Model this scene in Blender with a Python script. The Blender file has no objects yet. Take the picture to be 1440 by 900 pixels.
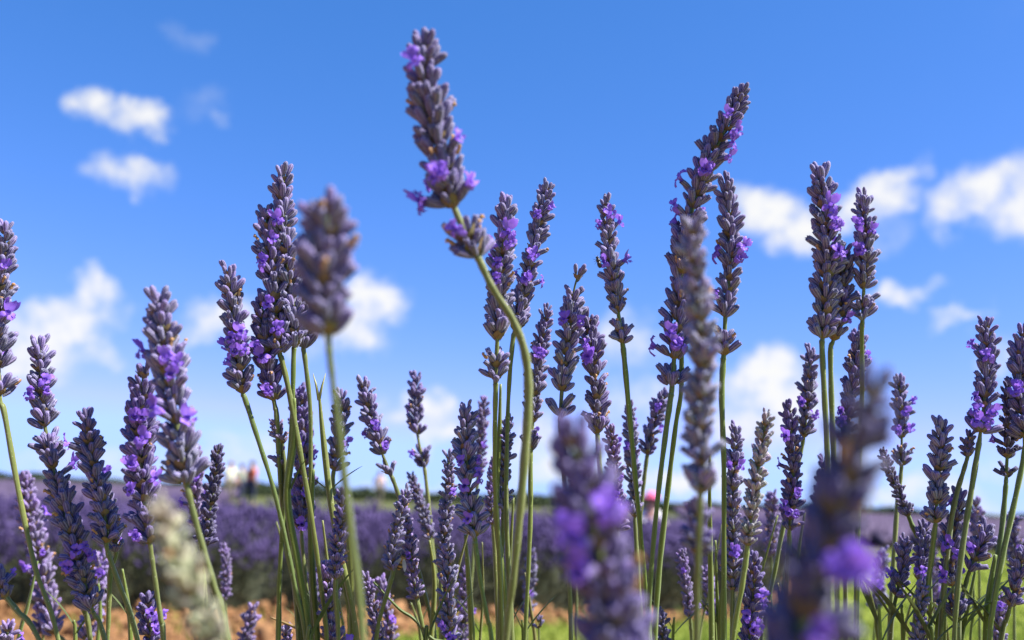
import bpy, bmesh, math, random
import numpy as np
from mathutils import Vector, Matrix, Quaternion, noise

rnd = random.Random(7)
scene = bpy.context.scene
C = scene.collection
R = math.radians

# ------------------------------------------------------------------ camera
FPX = 1280.0                                   # focal length in photo pixels (1440 wide)
cam_data = bpy.data.cameras.new('camera')
cam_data.sensor_width = 36.0
cam_data.lens = 36.0 * FPX / 1440.0
cam_data.clip_start = 0.01
cam_data.clip_end = 5000.0
cam_data.dof.use_dof = True
cam_data.dof.focus_distance = 0.37
cam_data.dof.aperture_fstop = 8.8
cam_data.dof.aperture_blades = 7
cam = bpy.data.objects.new('camera', cam_data)
C.objects.link(cam)
CAM_M = Matrix.Translation((0, 0, 0.75)) @ Matrix.Rotation(R(90 + 10.92), 4, 'X') @ Matrix.Rotation(R(2.2), 4, 'Z')
cam.matrix_world = CAM_M
scene.camera = cam
CAM_R = CAM_M.to_3x3()
FWD = CAM_R @ Vector((0, 0, -1))

def raydir(px, py):
    return CAM_R @ Vector(((px - 720) / FPX, (450 - py) / FPX, -1.0))

def at(px, py, d):
    return Vector((0, 0, 0.75)) + raydir(px, py) * d

# ------------------------------------------------------------------ sky and sun
SUN_EL, SUN_AZ = R(53), R(104)                 # azimuth clockwise from +Y
to_sun = Vector((math.sin(SUN_AZ) * math.cos(SUN_EL), math.cos(SUN_AZ) * math.cos(SUN_EL), math.sin(SUN_EL)))
sun_data = bpy.data.lights.new('sun', 'SUN')
sun_data.energy = 5.0
sun_data.angle = R(0.5)
sun_data.color = (1.0, 0.975, 0.945)
sun = bpy.data.objects.new('sun', sun_data)
sun.rotation_euler = to_sun.to_track_quat('Z', 'Y').to_euler()
sun.location = (2, -2, 4)
C.objects.link(sun)

world = bpy.data.worlds.new('World')
scene.world = world
world.use_nodes = True
wt = world.node_tree
wt.nodes.clear()
def wn(kind, **kw):
    n = wt.nodes.new(kind)
    for k, v in kw.items():
        setattr(n, k, v)
    return n
def wm(op, a, b=None, c=None, clamp=False):
    n = wn('ShaderNodeMath', operation=op, use_clamp=clamp)
    for i, v in enumerate((a, b, c)):
        if v is None: continue
        if isinstance(v, (int, float)): n.inputs[i].default_value = v
        else: wt.links.new(v, n.inputs[i])
    return n.outputs[0]
def wdot(a, vec):
    n = wn('ShaderNodeVectorMath', operation='DOT_PRODUCT')
    wt.links.new(a, n.inputs[0]); n.inputs[1].default_value = vec
    return n.outputs['Value']
sky = wn('ShaderNodeTexSky', sky_type='NISHITA')
sky.sun_disc = False
sky.sun_elevation = SUN_EL
sky.sun_rotation = SUN_AZ
sky.altitude = 0
sky.air_density = 0.7
sky.dust_density = 0.0
sky.ozone_density = 6.0
tc = wn('ShaderNodeTexCoord')
dirv = tc.outputs['Generated']
# gentle fractal warp of the look-up direction gives the clouds their ragged edges
nz = wn('ShaderNodeTexNoise'); nz.inputs['Scale'].default_value = 16.0; nz.inputs['Detail'].default_value = 5.0; nz.inputs['Roughness'].default_value = 0.55
wt.links.new(dirv, nz.inputs['Vector'])
sub = wn('ShaderNodeVectorMath', operation='SUBTRACT'); wt.links.new(nz.outputs['Color'], sub.inputs[0]); sub.inputs[1].default_value = (0.5, 0.5, 0.5)
scl = wn('ShaderNodeVectorMath', operation='SCALE'); wt.links.new(sub.outputs[0], scl.inputs[0]); scl.inputs['Scale'].default_value = 0.095
add = wn('ShaderNodeVectorMath', operation='ADD'); wt.links.new(dirv, add.inputs[0]); wt.links.new(scl.outputs[0], add.inputs[1])
wd = add.outputs[0]
# cumulus lobes, the widest faint ones painted in as horizon haze: direction, angular half-width, half-height, thickness, tilt
LOBES = [
 (138,146,30,30,1.05,0),(196,168,30,24,1.0,0),(165,172,40,20,.95,5),
 (190,240,46,27,.9,0),(165,250,26,13,.55,0),
 (262,55,30,22,.42,-30),(278,150,46,38,.36,0),(312,178,22,13,.45,0),
 (138,412,32,24,1.05,-20),(100,450,62,40,1.1,-25),(35,495,70,44,1.05,-10),(120,492,44,24,.9,0),
 (300,452,60,42,1.05,-10),(360,462,60,36,.9,0),
 (522,428,44,36,1.1,-15),(495,470,66,38,1.05,-10),(420,480,40,24,.7,0),
 (612,580,42,28,1.05,20),(625,605,34,22,.95,0),(570,597,40,20,.75,0),(520,568,36,18,.55,0),
 (1085,302,56,44,1.15,0),(1150,308,70,38,1.1,0),(1225,285,64,36,1.05,-25),(1268,250,40,20,.8,-35),(1240,335,36,34,.5,0),
 (1335,292,44,38,.95,0),(1392,270,66,42,1.0,-18),(1450,285,64,52,1.0,0),
 (1265,420,42,18,.85,-25),(1345,447,32,16,.9,0),(1425,495,40,34,.7,0),
 (1085,530,62,36,1.1,-10),(1115,570,84,46,1.05,0),(1050,600,66,36,.95,0),(1000,560,50,30,.6,0),
 (880,478,66,40,.72,0),(905,560,80,40,.66,0),(780,640,110,46,.85,0),(700,650,60,26,.7,0),
 (120,655,90,26,.6,0),(335,642,60,34,.75,0),(250,660,80,20,.6,0),
 (960,670,110,26,.95,0),(1310,695,130,22,.85,0),(1420,650,80,22,.6,0),(1180,640,90,30,.6,0),(600,680,160,14,.55,0),(330,665,420,62,.24,0),(1130,690,420,62,.26,0),(720,600,300,60,.18,0),
]
acc = None
for (px, py, ru, rv, al, tilt) in LOBES:
    c = raydir(px, py).normalized()
    u0 = (raydir(px + 1, py) - raydir(px, py)).normalized()
    v0 = (raydir(px, py - 1) - raydir(px, py)).normalized()
    t = R(-tilt)
    u = u0 * math.cos(t) - v0 * math.sin(t)
    v = u0 * math.sin(t) + v0 * math.cos(t)
    if tilt: # tilt given so that negative rises to the right
        u = u0 * math.cos(t) + v0 * math.sin(t); v = v0 * math.cos(t) - u0 * math.sin(t)
    u = u - c * u.dot(c); v = v - c * v.dot(c)
    u.normalize(); v.normalize()
    a = wdot(wd, u * (FPX / (ru * 1.28)))
    b = wdot(wd, v * (FPX / (rv * 1.28)))
    q = wm('MULTIPLY_ADD', a, a, wm('MULTIPLY', b, b))
    f = wm('MULTIPLY', wm('SUBTRACT', 1.0, q, clamp=True), al)
    acc = f if acc is None else wm('SMOOTH_MAX', acc, f, 0.12)
ahead = wm('GREATER_THAN', wdot(dirv, FWD), 0.55)
acc = wm('MULTIPLY', acc, ahead)
# the rest of the sky carries the same kind of scattered fair-weather cloud
gz = wn('ShaderNodeTexNoise'); gz.inputs['Scale'].default_value = 5.0; gz.inputs['Detail'].default_value = 6.0
wt.links.new(dirv, gz.inputs['Vector'])
gen = wm('MULTIPLY', wm('SUBTRACT', gz.outputs['Fac'], 0.54), 5.0, clamp=True)
sep = wn('ShaderNodeSeparateXYZ'); wt.links.new(dirv, sep.inputs[0])
up = wm('GREATER_THAN', sep.outputs['Z'], -0.02)
away = wm('MULTIPLY', wm('SUBTRACT', 0.86, wdot(dirv, FWD)), 8.0, clamp=True)
gen = wm('MULTIPLY', wm('MULTIPLY', gen, away), up)
fz = wn('ShaderNodeTexNoise'); fz.inputs['Scale'].default_value = 34.0; fz.inputs['Detail'].default_value = 7.0; fz.inputs['Roughness'].default_value = 0.6
wt.links.new(dirv, fz.inputs['Vector'])
dens = wm('ADD', acc, gen)
dens = wm('MULTIPLY', dens, wm('MULTIPLY_ADD', fz.outputs['Fac'], 1.7, 0.12))
mr = wn('ShaderNodeMapRange', interpolation_type='SMOOTHSTEP')
wt.links.new(dens, mr.inputs['Value']); mr.inputs['From Min'].default_value = 0.08; mr.inputs['From Max'].default_value = 1.28
cmask = mr.outputs['Result']
# the camera's vivid rendering of the clear blue: one even grade over the whole sky
sp_ = wn('ShaderNodeSeparateColor'); wt.links.new(sky.outputs[0], sp_.inputs[0])
hs = wn('ShaderNodeCombineColor')
for i, (pw, kk) in enumerate(((1.3, .68), (.74, 1.10), (.75, 1.84))):
    wt.links.new(wm('MINIMUM', wm('MULTIPLY', wm('POWER', sp_.outputs[i], pw), kk), (2.6, 3.9, 9.0)[i]), hs.inputs[i])
bg1 = wn('ShaderNodeBackground'); wt.links.new(hs.outputs[0], bg1.inputs['Color']); bg1.inputs['Strength'].default_value = 0.084
cr = wn('ShaderNodeValToRGB'); wt.links.new(dens, cr.inputs[0])
cr.color_ramp.elements[0].position = 0.15; cr.color_ramp.elements[0].color = (0.70, 0.80, 0.97, 1)
e3 = cr.color_ramp.elements.new(0.55); e3.color = (0.90, 0.94, 1.0, 1)
cr.color_ramp.elements[1].position = 1.05 - .05; cr.color_ramp.elements[1].color = (1, 0.99, 0.97, 1)
bg2 = wn('ShaderNodeBackground'); wt.links.new(cr.outputs[0], bg2.inputs['Color']); bg2.inputs['Strength'].default_value = 0.412
mx = wn('ShaderNodeMixShader'); wt.links.new(cmask, mx.inputs[0]); wt.links.new(bg1.outputs[0], mx.inputs[1]); wt.links.new(bg2.outputs[0], mx.inputs[2])
wo = wn('ShaderNodeOutputWorld'); wt.links.new(mx.outputs[0], wo.inputs['Surface'])

scene.view_settings.view_transform = 'Standard'
scene.view_settings.look = 'None'
scene.view_settings.exposure = 1.25
scene.view_settings.gamma = 1.0
scene.cycles.max_bounces = 6
scene.cycles.diffuse_bounces = 3
scene.cycles.glossy_bounces = 2
scene.cycles.transmission_bounces = 3
world.cycles.sampling_method = 'MANUAL'
world.cycles.sample_map_resolution = 512
scene.render.resolution_x = 1024
scene.render.resolution_y = 640

# ------------------------------------------------------------------ material helpers
def material(name, rough=0.8, spec=0.25):
    m = bpy.data.materials.new(name); m.use_nodes = True
    nt = m.node_tree; b = nt.nodes['Principled BSDF']
    b.inputs['Roughness'].default_value = rough
    b.inputs['Specular IOR Level'].default_value = spec
    return m, nt, b
def node(nt, kind, **kw):
    n = nt.nodes.new(kind)
    for k, v in kw.items(): setattr(n, k, v)
    return n
def mixc(nt, fac, a, b, blend='MIX'):
    n = node(nt, 'ShaderNodeMix', data_type='RGBA', blend_type=blend)
    for sock, v in ((n.inputs[0], fac), (n.inputs[6], a), (n.inputs[7], b)):
        if isinstance(v, (int, float)): sock.default_value = v
        elif isinstance(v, tuple): sock.default_value = v + (1,) if len(v) == 3 else v
        else: nt.links.new(v, sock)
    return n.outputs[2]
def noise_tex(nt, scale, detail=3, coord='Object', rough=0.55):
    t = node(nt, 'ShaderNodeTexCoord'); n = node(nt, 'ShaderNodeTexNoise')
    n.inputs['Scale'].default_value = scale; n.inputs['Detail'].default_value = detail; n.inputs['Roughness'].default_value = rough
    nt.links.new(t.outputs[coord], n.inputs['Vector'])
    return n.outputs['Fac']
def ramp(nt, fac, stops):
    r = node(nt, 'ShaderNodeValToRGB'); nt.links.new(fac, r.inputs[0])
    e = r.color_ramp.elements
    while len(e) < len(stops): e.new(0.5)
    for el, (p, c) in zip(e, stops): el.position = p; el.color = c + (1,)
    return r.outputs[0]
def bump(nt, b, h, strength, dist=0.001):
    n = node(nt, 'ShaderNodeBump'); n.inputs['Strength'].default_value = strength; n.inputs['Distance'].default_value = dist
    nt.links.new(h, n.inputs['Height']); nt.links.new(n.outputs[0], b.inputs['Normal'])
def attr(nt, name):
    return node(nt, 'ShaderNodeAttribute', attribute_name=name)

MAT = {}
# downy calyx: object colour, paler hairy ribs, greener foot, violet mouth
m, nt, b = material('calyx', 0.75, 0.2)
oi = node(nt, 'ShaderNodeObjectInfo')
rib = attr(nt, 'rib').outputs['Fac']; tt = attr(nt, 'along').outputs['Fac']
dark = mixc(nt, 1.0, oi.outputs['Color'], (0.30, 0.25, 0.46), 'MULTIPLY')  # purple grooves, darkened further to paint in crease shade
pale = mixc(nt, 0.16, mixc(nt, 1.0, oi.outputs['Color'], (1.45, 1.45, 1.40), 'MULTIPLY'), (0.53, 0.51, 0.57))
c1 = mixc(nt, rib, dark, pale)
fn = noise_tex(nt, 900, 3)
c1 = mixc(nt, ramp(nt, fn, [(0.42, (0, 0, 0)), (0.72, (0.25, 0.25, 0.25))]), c1, (0.48, 0.46, 0.53))
foot = ramp(nt, tt, [(0.0, (1, 1, 1)), (0.28, (0, 0, 0))])
c1 = mixc(nt, mixc(nt, 0.6, (0, 0, 0), foot), c1, (0.15, 0.16, 0.075))
nt.links.new(c1, b.inputs['Base Color'])
b.inputs['Sheen Weight'].default_value = 0.18; b.inputs['Sheen Roughness'].default_value = 0.4; b.inputs['Sheen Tint'].default_value = (0.85, 0.8, 0.95, 1)
b.inputs['Subsurface Weight'].default_value = 0.0
bump(nt, b, noise_tex(nt, 2200, 2), 0.5, 0.0003)
MAT['calyx'] = m
# corolla: thin translucent violet
m, nt, b = material('petal', 0.55, 0.3)
oi = node(nt, 'ShaderNodeObjectInfo')
tt = attr(nt, 'along').outputs['Fac']
pc = mixc(nt, tt, (0.12, 0.042, 0.42), (0.31, 0.14, 0.72))
pc = mixc(nt, mixc(nt, 0.5, (0, 0, 0), ramp(nt, noise_tex(nt, 500, 3), [(0.35, (0, 0, 0)), (0.7, (1, 1, 1))])), pc, (0.46, 0.26, 0.84))
nt.links.new(pc, b.inputs['Base Color'])
tr = node(nt, 'ShaderNodeBsdfTranslucent'); nt.links.new(pc, tr.inputs['Color'])
ms = node(nt, 'ShaderNodeMixShader'); ms.inputs[0].default_value = 0.35
nt.links.new(b.outputs[0], ms.inputs[1]); nt.links.new(tr.outputs[0], ms.inputs[2])
nt.links.new(ms.outputs[0], nt.nodes['Material Output'].inputs['Surface'])
MAT['petal'] = m
# stems
m, nt, b = material('stem', 0.5, 0.4)
oi = node(nt, 'ShaderNodeObjectInfo')
n1 = noise_tex(nt, 120, 4)
sc = mixc(nt, n1, (0.050, 0.086, 0.013), (0.140, 0.150, 0.034))
rib = attr(nt, 'rib').outputs['Fac']
sc = mixc(nt, mixc(nt, 0.45, (0, 0, 0), rib), sc, (0.27, 0.28, 0.10))
speck = ramp(nt, noise_tex(nt, 1400, 2), [(0.66, (0, 0, 0)), (0.74, (1, 1, 1))])
sc = mixc(nt, speck, sc, (0.4, 0.4, 0.26))
sc = mixc(nt, 1.0, sc, oi.outputs['Color'], 'MULTIPLY')
nt.links.new(sc, b.inputs['Base Color'])
b.inputs['Sheen Weight'].default_value = 0.15
bump(nt, b, noise_tex(nt, 700, 3), 0.3, 0.0003)
MAT['stem'] = m
def simple(name, c1, c2, scale, rough=0.8, spec=0.2, transl=0.0, detail=3):
    m, nt, b = material(name, rough, spec)
    col = mixc(nt, ramp(nt, noise_tex(nt, scale, detail), [(0.3, (0, 0, 0)), (0.7, (1, 1, 1))]), c1, c2)
    nt.links.new(col, b.inputs['Base Color'])
    if transl:
        tr = node(nt, 'ShaderNodeBsdfTranslucent'); nt.links.new(col, tr.inputs['Color'])
        ms = node(nt, 'ShaderNodeMixShader'); ms.inputs[0].default_value = transl
        nt.links.new(b.outputs[0], ms.inputs[1]); nt.links.new(tr.outputs[0], ms.inputs[2])
        nt.links.new(ms.outputs[0], nt.nodes['Material Output'].inputs['Surface'])
    MAT[name] = m
    return m, nt, b
simple('bract', (0.16, 0.15, 0.06), (0.24, 0.14, 0.08), 400)
simple('withered', (0.36, 0.17, 0.06), (0.52, 0.34, 0.20), 600, 0.7)
simple('leaf', (0.061, 0.091, 0.031), (0.134, 0.158, 0.055), 120, 0.6, 0.3, 0.2)
simple('bush_leaf', (0.043, 0.053, 0.024), (0.137, 0.141, 0.081), 9, 0.7, 0.2, 0.15)
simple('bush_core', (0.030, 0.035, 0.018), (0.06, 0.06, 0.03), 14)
simple('row_flower', (0.032, 0.022, 0.070), (0.105, 0.075, 0.180), 3.5, 0.8, 0.1)
simple('row_flower_dull', (0.070, 0.051, 0.092), (0.102, 0.078, 0.125), 0.7, 0.9, 0.1)
simple('soil', (0.166, 0.078, 0.032), (0.315, 0.170, 0.078), 2.2, 0.95, 0.1, detail=8)
simple('lawn', (0.153, 0.197, 0.022), (0.294, 0.316, 0.054), 1.4, 0.9, 0.1, detail=8)
simple('grass_blade', (0.142, 0.207, 0.022), (0.328, 0.361, 0.066), 1.6, 0.7, 0.2, 0.25)
simple('far_ground', (0.060, 0.076, 0.018), (0.103, 0.103, 0.036), 0.25, 0.95, 0.1, detail=8)
simple('hedge_leaf', (0.025, 0.04, 0.015), (0.06, 0.08, 0.03), 2.0, 0.7, 0.2)
simple('bee_fur', (0.30, 0.16, 0.04), (0.52, 0.30, 0.08), 1500)
simple('bee_dark', (0.02, 0.013, 0.01), (0.05, 0.03, 0.02), 900, 0.35, 0.5)
simple('wing', (0.45, 0.45, 0.42), (0.6, 0.6, 0.58), 600, 0.2, 0.5, 0.6)

# ------------------------------------------------------------------ mesh helpers
def mesh_obj(name, verts, faces, mat, parent=None, smooth=True, attrs=None):
    me = bpy.data.meshes.new(name)
    me.from_pydata([tuple(v) for v in verts], [], faces)
    if smooth: me.polygons.foreach_set('use_smooth', [True] * len(me.polygons))
    for k, vals in (attrs or {}).items():
        a = me.attributes.new(k, 'FLOAT', 'POINT'); a.data.foreach_set('value', vals)
    me.materials.append(mat); me.update()
    o = bpy.data.objects.new(name, me); C.objects.link(o)
    if parent: o.parent = parent
    return o
def array_mesh(name, V, F, mats, mat_idx=None, smooth=False):
    """fast mesh from numpy arrays, F is (n,3)"""
    me = bpy.data.meshes.new(name)
    me.vertices.add(len(V)); me.vertices.foreach_set('co', V.astype(np.float32).ravel())
    n = len(F)
    me.loops.add(n * 3); me.loops.foreach_set('vertex_index', F.astype(np.int32).ravel())
    me.polygons.add(n)
    me.polygons.foreach_set('loop_start', np.arange(0, n * 3, 3, dtype=np.int32))
    for mt in mats: me.materials.append(mt)
    if mat_idx is not None: me.polygons.foreach_set('material_index', mat_idx.astype(np.int32))
    if smooth: me.polygons.foreach_set('use_smooth', np.ones(n, dtype=bool))
    me.update(); me.validate()
    o = bpy.data.objects.new(name, me); C.objects.link(o)
    return o
def tag(o, label, cat, group=None, kind=None):
    if label: o['label'] = label
    if cat: o['category'] = cat
    if group: o['group'] = group
    if kind: o['kind'] = kind
    return o
def catmull(pts, n):
    P = [pts[0] * 2 - pts[1]] + list(pts) + [pts[-1] * 2 - pts[-2]]
    out = []
    for i in range(1, len(P) - 2):
        p0, p1, p2, p3 = P[i - 1], P[i], P[i + 1], P[i + 2]
        for k in range(n):
            t = k / n
            out.append(0.5 * ((2 * p1) + (p2 - p0) * t + (2 * p0 - 5 * p1 + 4 * p2 - p3) * t * t + (3 * p1 - p0 - 3 * p2 + p3) * t ** 3))
    out.append(pts[-1].copy())
    return out
def frames(pts):
    T = []
    for i in range(len(pts)):
        a = pts[max(0, i - 1)]; c = pts[min(len(pts) - 1, i + 1)]
        T.append((c - a).normalized())
    n = T[0].orthogonal().normalized(); N = [n]
    for i in range(1, len(pts)):
        n = n - T[i] * n.dot(T[i]); n.normalize(); N.append(n)
    return T, N
def tube(pts, radii, sides=8, twist=0.0, square=0.12):
    T, N = frames(pts)
    V, F, A = [], [], []
    for i, p in enumerate(pts):
        Bn = T[i].cross(N[i])
        for k in range(sides):
            a = 2 * math.pi * k / sides + twist * i
            odd = k % 2
            r = radii[i] * (1 + square * (1 if not odd else -1))
            V.append(p + (N[i] * math.cos(a) + Bn * math.sin(a)) * r); A.append(1.0 - odd)
    for i in range(len(pts) - 1):
        for k in range(sides):
            k2 = (k + 1) % sides
            F.append((i * sides + k, i * sides + k2, (i + 1) * sides + k2, (i + 1) * sides + k))
    F.append(tuple(range(sides))[::-1]); F.append(tuple((len(pts) - 1) * sides + k for k in range(sides)))
    return V, F, A

# ------------------------------------------------------------------ flower pieces (shared meshes)
MM = 0.001
def finish(me, attrs, mat):
    me.polygons.foreach_set('use_smooth', [True] * len(me.polygons))
    for k, vals in attrs.items():
        a = me.attributes.new(k, 'FLOAT', 'POINT'); a.data.foreach_set('value', vals)
    me.materials.append(mat); me.update()
    return me
def calyx_geo(seed, kind):
    r = random.Random(seed)
    L, Rm = 6.7 * MM, 1.17 * MM
    if kind == 'open': prof = [(0, .30), (.10, .52), (.32, .84), (.62, 1.0), (.86, .98), (1.0, .90), (.97, .70), (.80, .55)]
    elif kind == 'bud': prof = [(0, .28), (.10, .48), (.30, .80), (.58, 1.0), (.80, .96), (.93, .74), (1.0, .40)]
    else: prof = [(0, .30), (.14, .6), (.4, .95), (.62, .98), (.82, .78), (1.0, .50), (.98, .3)]
    N = 14
    V, F, A, B_ = [], [], [], []
    bend = r.uniform(-.5, .9) * MM; ox = r.uniform(-.25, .25) * MM
    flat = r.uniform(.88, 1.08)
    for (t, q) in prof:
        for k in range(N):
            a = 2 * math.pi * k / N
            rr = q * Rm * (1 + .085 * (1 if k % 2 == 0 else -1)) * (1 + r.uniform(-.03, .03))
            z = t * L
            if kind == 'open' and .95 < t: z += (.35 * MM if k % 3 == 0 else -.1 * MM)
            V.append((math.cos(a) * rr * flat + ox * t + bend * t * t, math.sin(a) * rr / flat, z))
            A.append(1.0 if k % 2 == 0 else 0.0); B_.append(t if not (kind == 'open' and q < .8 and t > .5) else .5)
    n = len(prof)
    for i in range(n - 1):
        for k in range(N):
            k2 = (k + 1) % N
            F.append((i * N + k, i * N + k2, (i + 1) * N + k2, (i + 1) * N + k))
    V.append((ox + bend, 0, L * (1.04 if kind == 'bud' else .8))); A.append(.3); B_.append(1.0)
    for k in range(N): F.append(((n - 1) * N + k, (n - 1) * N + (k + 1) % N, n * N))
    for q in range(46):                            # downy hairs
        t = r.uniform(.12, .97); a = r.uniform(0, 6.283)
        qq = np.interp(t, [p[0] for p in prof[:6]], [p[1] for p in prof[:6]]) * Rm
        n = Vector((math.cos(a), math.sin(a), 0)); c = Vector((n.x * qq * flat + ox * t + bend * t * t, n.y * qq / flat, t * L))
        tip = c + (n + Vector((r.uniform(-.5, .5), r.uniform(-.5, .5), r.uniform(.1, 1.0)))).normalized() * r.uniform(.3, .6) * MM
        sd = Vector((-n.y, n.x, 0)) * .05 * MM
        i0 = len(V); V += [tuple(c - sd), tuple(c + sd), tuple(tip)]; A += [1.2] * 3; B_ += [.6] * 3
        F.append((i0, i0 + 1, i0 + 2))
    return V, F, A, B_
def calyx_mesh(seed, kind):
    V, F, A, B_ = calyx_geo(seed, kind)
    me = bpy.data.meshes.new('calyx'); me.from_pydata(V, [], F)
    return finish(me, {'rib': A, 'along': B_}, MAT['calyx'])
CALYX = {k: [calyx_mesh(100 + i + 17 * j, k) for i in range(4)] for j, k in enumerate(('bud', 'open', 'shut'))}

def corolla_mesh(seed, half=False):
    """two-lipped lavender corolla: narrow tube, two erect upper lobes, three small lower ones, all crumpled"""
    r = random.Random(seed)
    V, F, A = [], [], []
    N = 8
    for (z, q) in ((0, .7), (1.6, .72), (3.0, .85), (4.2, 1.05)):
        for k in range(N):
            a = 2 * math.pi * k / N
            V.append(((math.cos(a) * q + .03 * z * z) * MM, math.sin(a) * q * MM, z * MM)); A.append(.35 + z / 16)
    for i in range(3):
        for k in range(N):
            k2 = (k + 1) % N
            F.append((i * N + k, i * N + k2, (i + 1) * N + k2, (i + 1) * N + k))
    lobes = [(30, 3.7, 2.5, .75), (-30, 3.7, 2.5, .75), (112, 2.5, 1.9, .05), (-112, 2.5, 1.9, .05), (180, 2.7, 2.1, -.25)]
    for (az, ln, wd_, lift) in lobes:
        az = R(az + r.uniform(-16, 16)); ln *= r.uniform(.75, 1.2); wd_ *= r.uniform(.8, 1.25)
        if half: ln *= .6; lift += .8
        rad = Vector((math.cos(az), math.sin(az), 0)); tan = Vector((-math.sin(az), math.cos(az), 0)); zz = Vector((0, 0, 1))
        base = len(V)
        NU, NV = 6, 5
        curl = r.uniform(-.9, .45) - (.9 if half else 0); ph = r.uniform(0, 6); tw = r.uniform(-.5, .5); cup = r.uniform(-.9, .9)
        for i in range(NU):
            t = i / (NU - 1)
            w = wd_ * (.42 + .75 * math.sin(math.pi * min(.93, .08 + t * .80)))
            for j in range(NV):
                q = j / (NV - 1) - .5
                f = .55 * math.sin(ph + q * 10 + t * 4) * t
                p = rad * (.85 + .25 + ln * t * (1 - .25 * t)) + zz * (4.0 + ln * (lift * t + curl * t * t) + f + cup * 2.4 * q * q * t)
                p = p + tan * (w * q * math.cos(tw * t)) + zz * (w * q * math.sin(tw * t)) + rad * (-abs(q) ** 2 * 1.9 * t + .25 * f)
                V.append(tuple(p * MM)); A.append(.55 + .45 * t)
        for i in range(NU - 1):
            for j in range(NV - 1):
                q = base + i * NV + j
                F.append((q, q + 1, q + NV + 1, q + NV))
    me = bpy.data.meshes.new('corolla'); me.from_pydata(V, [], F)
    return finish(me, {'along': A}, MAT['petal'])
COROLLA = [corolla_mesh(200 + i) for i in range(9)] + [corolla_mesh(230 + i, True) for i in range(3)]

def withered_mesh(seed):
    r = random.Random(seed)
    V, F = [], []
    N = 6
    for i, (z, q) in enumerate(((0, .5), (1.2, .8), (2.2, .5), (3.0, .9), (3.6, .2))):
        for k in range(N):
            a = 2 * math.pi * k / N
            V.append(((math.cos(a) * q * r.uniform(.4, 1.3) + r.uniform(-.2, .2) + .25 * z * .3) * MM, (math.sin(a) * q * r.uniform(.4, 1.3)) * MM, z * MM))
    for i in range(4):
        for k in range(N):
            k2 = (k + 1) % N
            F.append((i * N + k, i * N + k2, (i + 1) * N + k2, (i + 1) * N + k))
    me = bpy.data.meshes.new('withered_corolla'); me.from_pydata(V, [], F)
    return finish(me, {}, MAT['withered'])
WITHERED = [withered_mesh(300 + i) for i in range(4)]

def bract_ring_geo(seed):
    r = random.Random(seed); V, F = [], []
    n = 5
    for k in range(n):
        a = 2 * math.pi * (k + r.uniform(-.2, .2)) / n
        rad = Vector((math.cos(a), math.sin(a), 0)); tan = Vector((-math.sin(a), math.cos(a), 0)); z = Vector((0, 0, 1))
        ln = r.uniform(2.2, 3.4)
        b0 = len(V)
        for (t, w) in ((0, .9), (.35, 1.5), (.7, 1.0), (1, .1)):
            c = rad * (.6 + ln * .72 * t) + z * (ln * .75 * t + .3 * t * t - .6)
            V.append(tuple((c - tan * w) * MM)); V.append(tuple((c + rad * .25 - z * .2) * MM)); V.append(tuple((c + tan * w) * MM))
        for i in range(3):
            q = b0 + i * 3
            F.append((q, q + 1, q + 4, q + 3)); F.append((q + 1, q + 2, q + 5, q + 4))
    return V, F
def bract_mesh(seed):
    V, F = bract_ring_geo(seed)
    me = bpy.data.meshes.new('whorl'); me.from_pydata(V, [], F)
    return finish(me, {}, MAT['bract'])
BRACTS = [bract_mesh(400 + i) for i in range(4)]

def leaf_mesh(seed, ln=34.0, w=2.0):
    r = random.Random(seed); V, F = [], []
    n = 8; curve = r.uniform(.1, .3)
    for i in range(n):
        t = i / (n - 1)
        ww = w * (math.sin(math.pi * min(.97, .12 + t * .86)) ** .7) + .05
        x = curve * ln * t * t
        for s in (-1, -.45, 0, .45, 1):
            V.append(((x + .55 * abs(s) * ww * .6) * MM, s * ww * MM, ln * t * MM))
    for i in range(n - 1):
        for j in range(4):
            q = i * 5 + j
            F.append((q, q + 1, q + 6, q + 5))
    me = bpy.data.meshes.new('leaf'); me.from_pydata(V, [], F)
    return finish(me, {}, MAT['leaf'])
LEAF = [leaf_mesh(500 + i) for i in range(4)]

# ------------------------------------------------------------------ ground
def ground_hit(px, py):
    d = raydir(px, py); t = -0.75 / d.z
    return Vector((0, 0, .75)) + d * t
def sheet(name, poly, z, mat):
    o = mesh_obj(name, [(p[0], p[1], z) for p in poly], [tuple(range(len(poly)))], mat, smooth=False)
    o['kind'] = 'structure'
    return o
sheet('ground', [(-1500, -600), (1500, -600), (1500, 2500), (-1500, 2500)], 0.0, MAT['far_ground'])
ROW_DIR = Vector((math.cos(R(17)), math.sin(R(17)), 0)); ROW_N = Vector((-ROW_DIR.y, ROW_DIR.x, 0))
ROW0 = Vector((-2.66, 5.35, 0)) + ROW_N * .42
HX, HS = 1.75, .50                                 # right-hand edge of the crop: the grass headland
sheet('soil_path', [(-9, -2), (0.25, -2), (0.05, 3.5), (-.55, 4.75), (-.15, 5.35), (1.0, 5.75), (1.9, 6.4), (2.0, 7.0), (5.3, 13.6), (-2, 13), (-14, 9)], 0.004, MAT['soil'])
LAWN = [(0.25, -2), (20, -2), (26, 18.2), (7.2, 17.3), (2.1, 6.65), (1.05, 5.85), (-.2, 5.45), (-.6, 4.75), (0.0, 3.5)]
sheet('lawn', LAWN, 0.008, MAT['lawn'])

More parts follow.
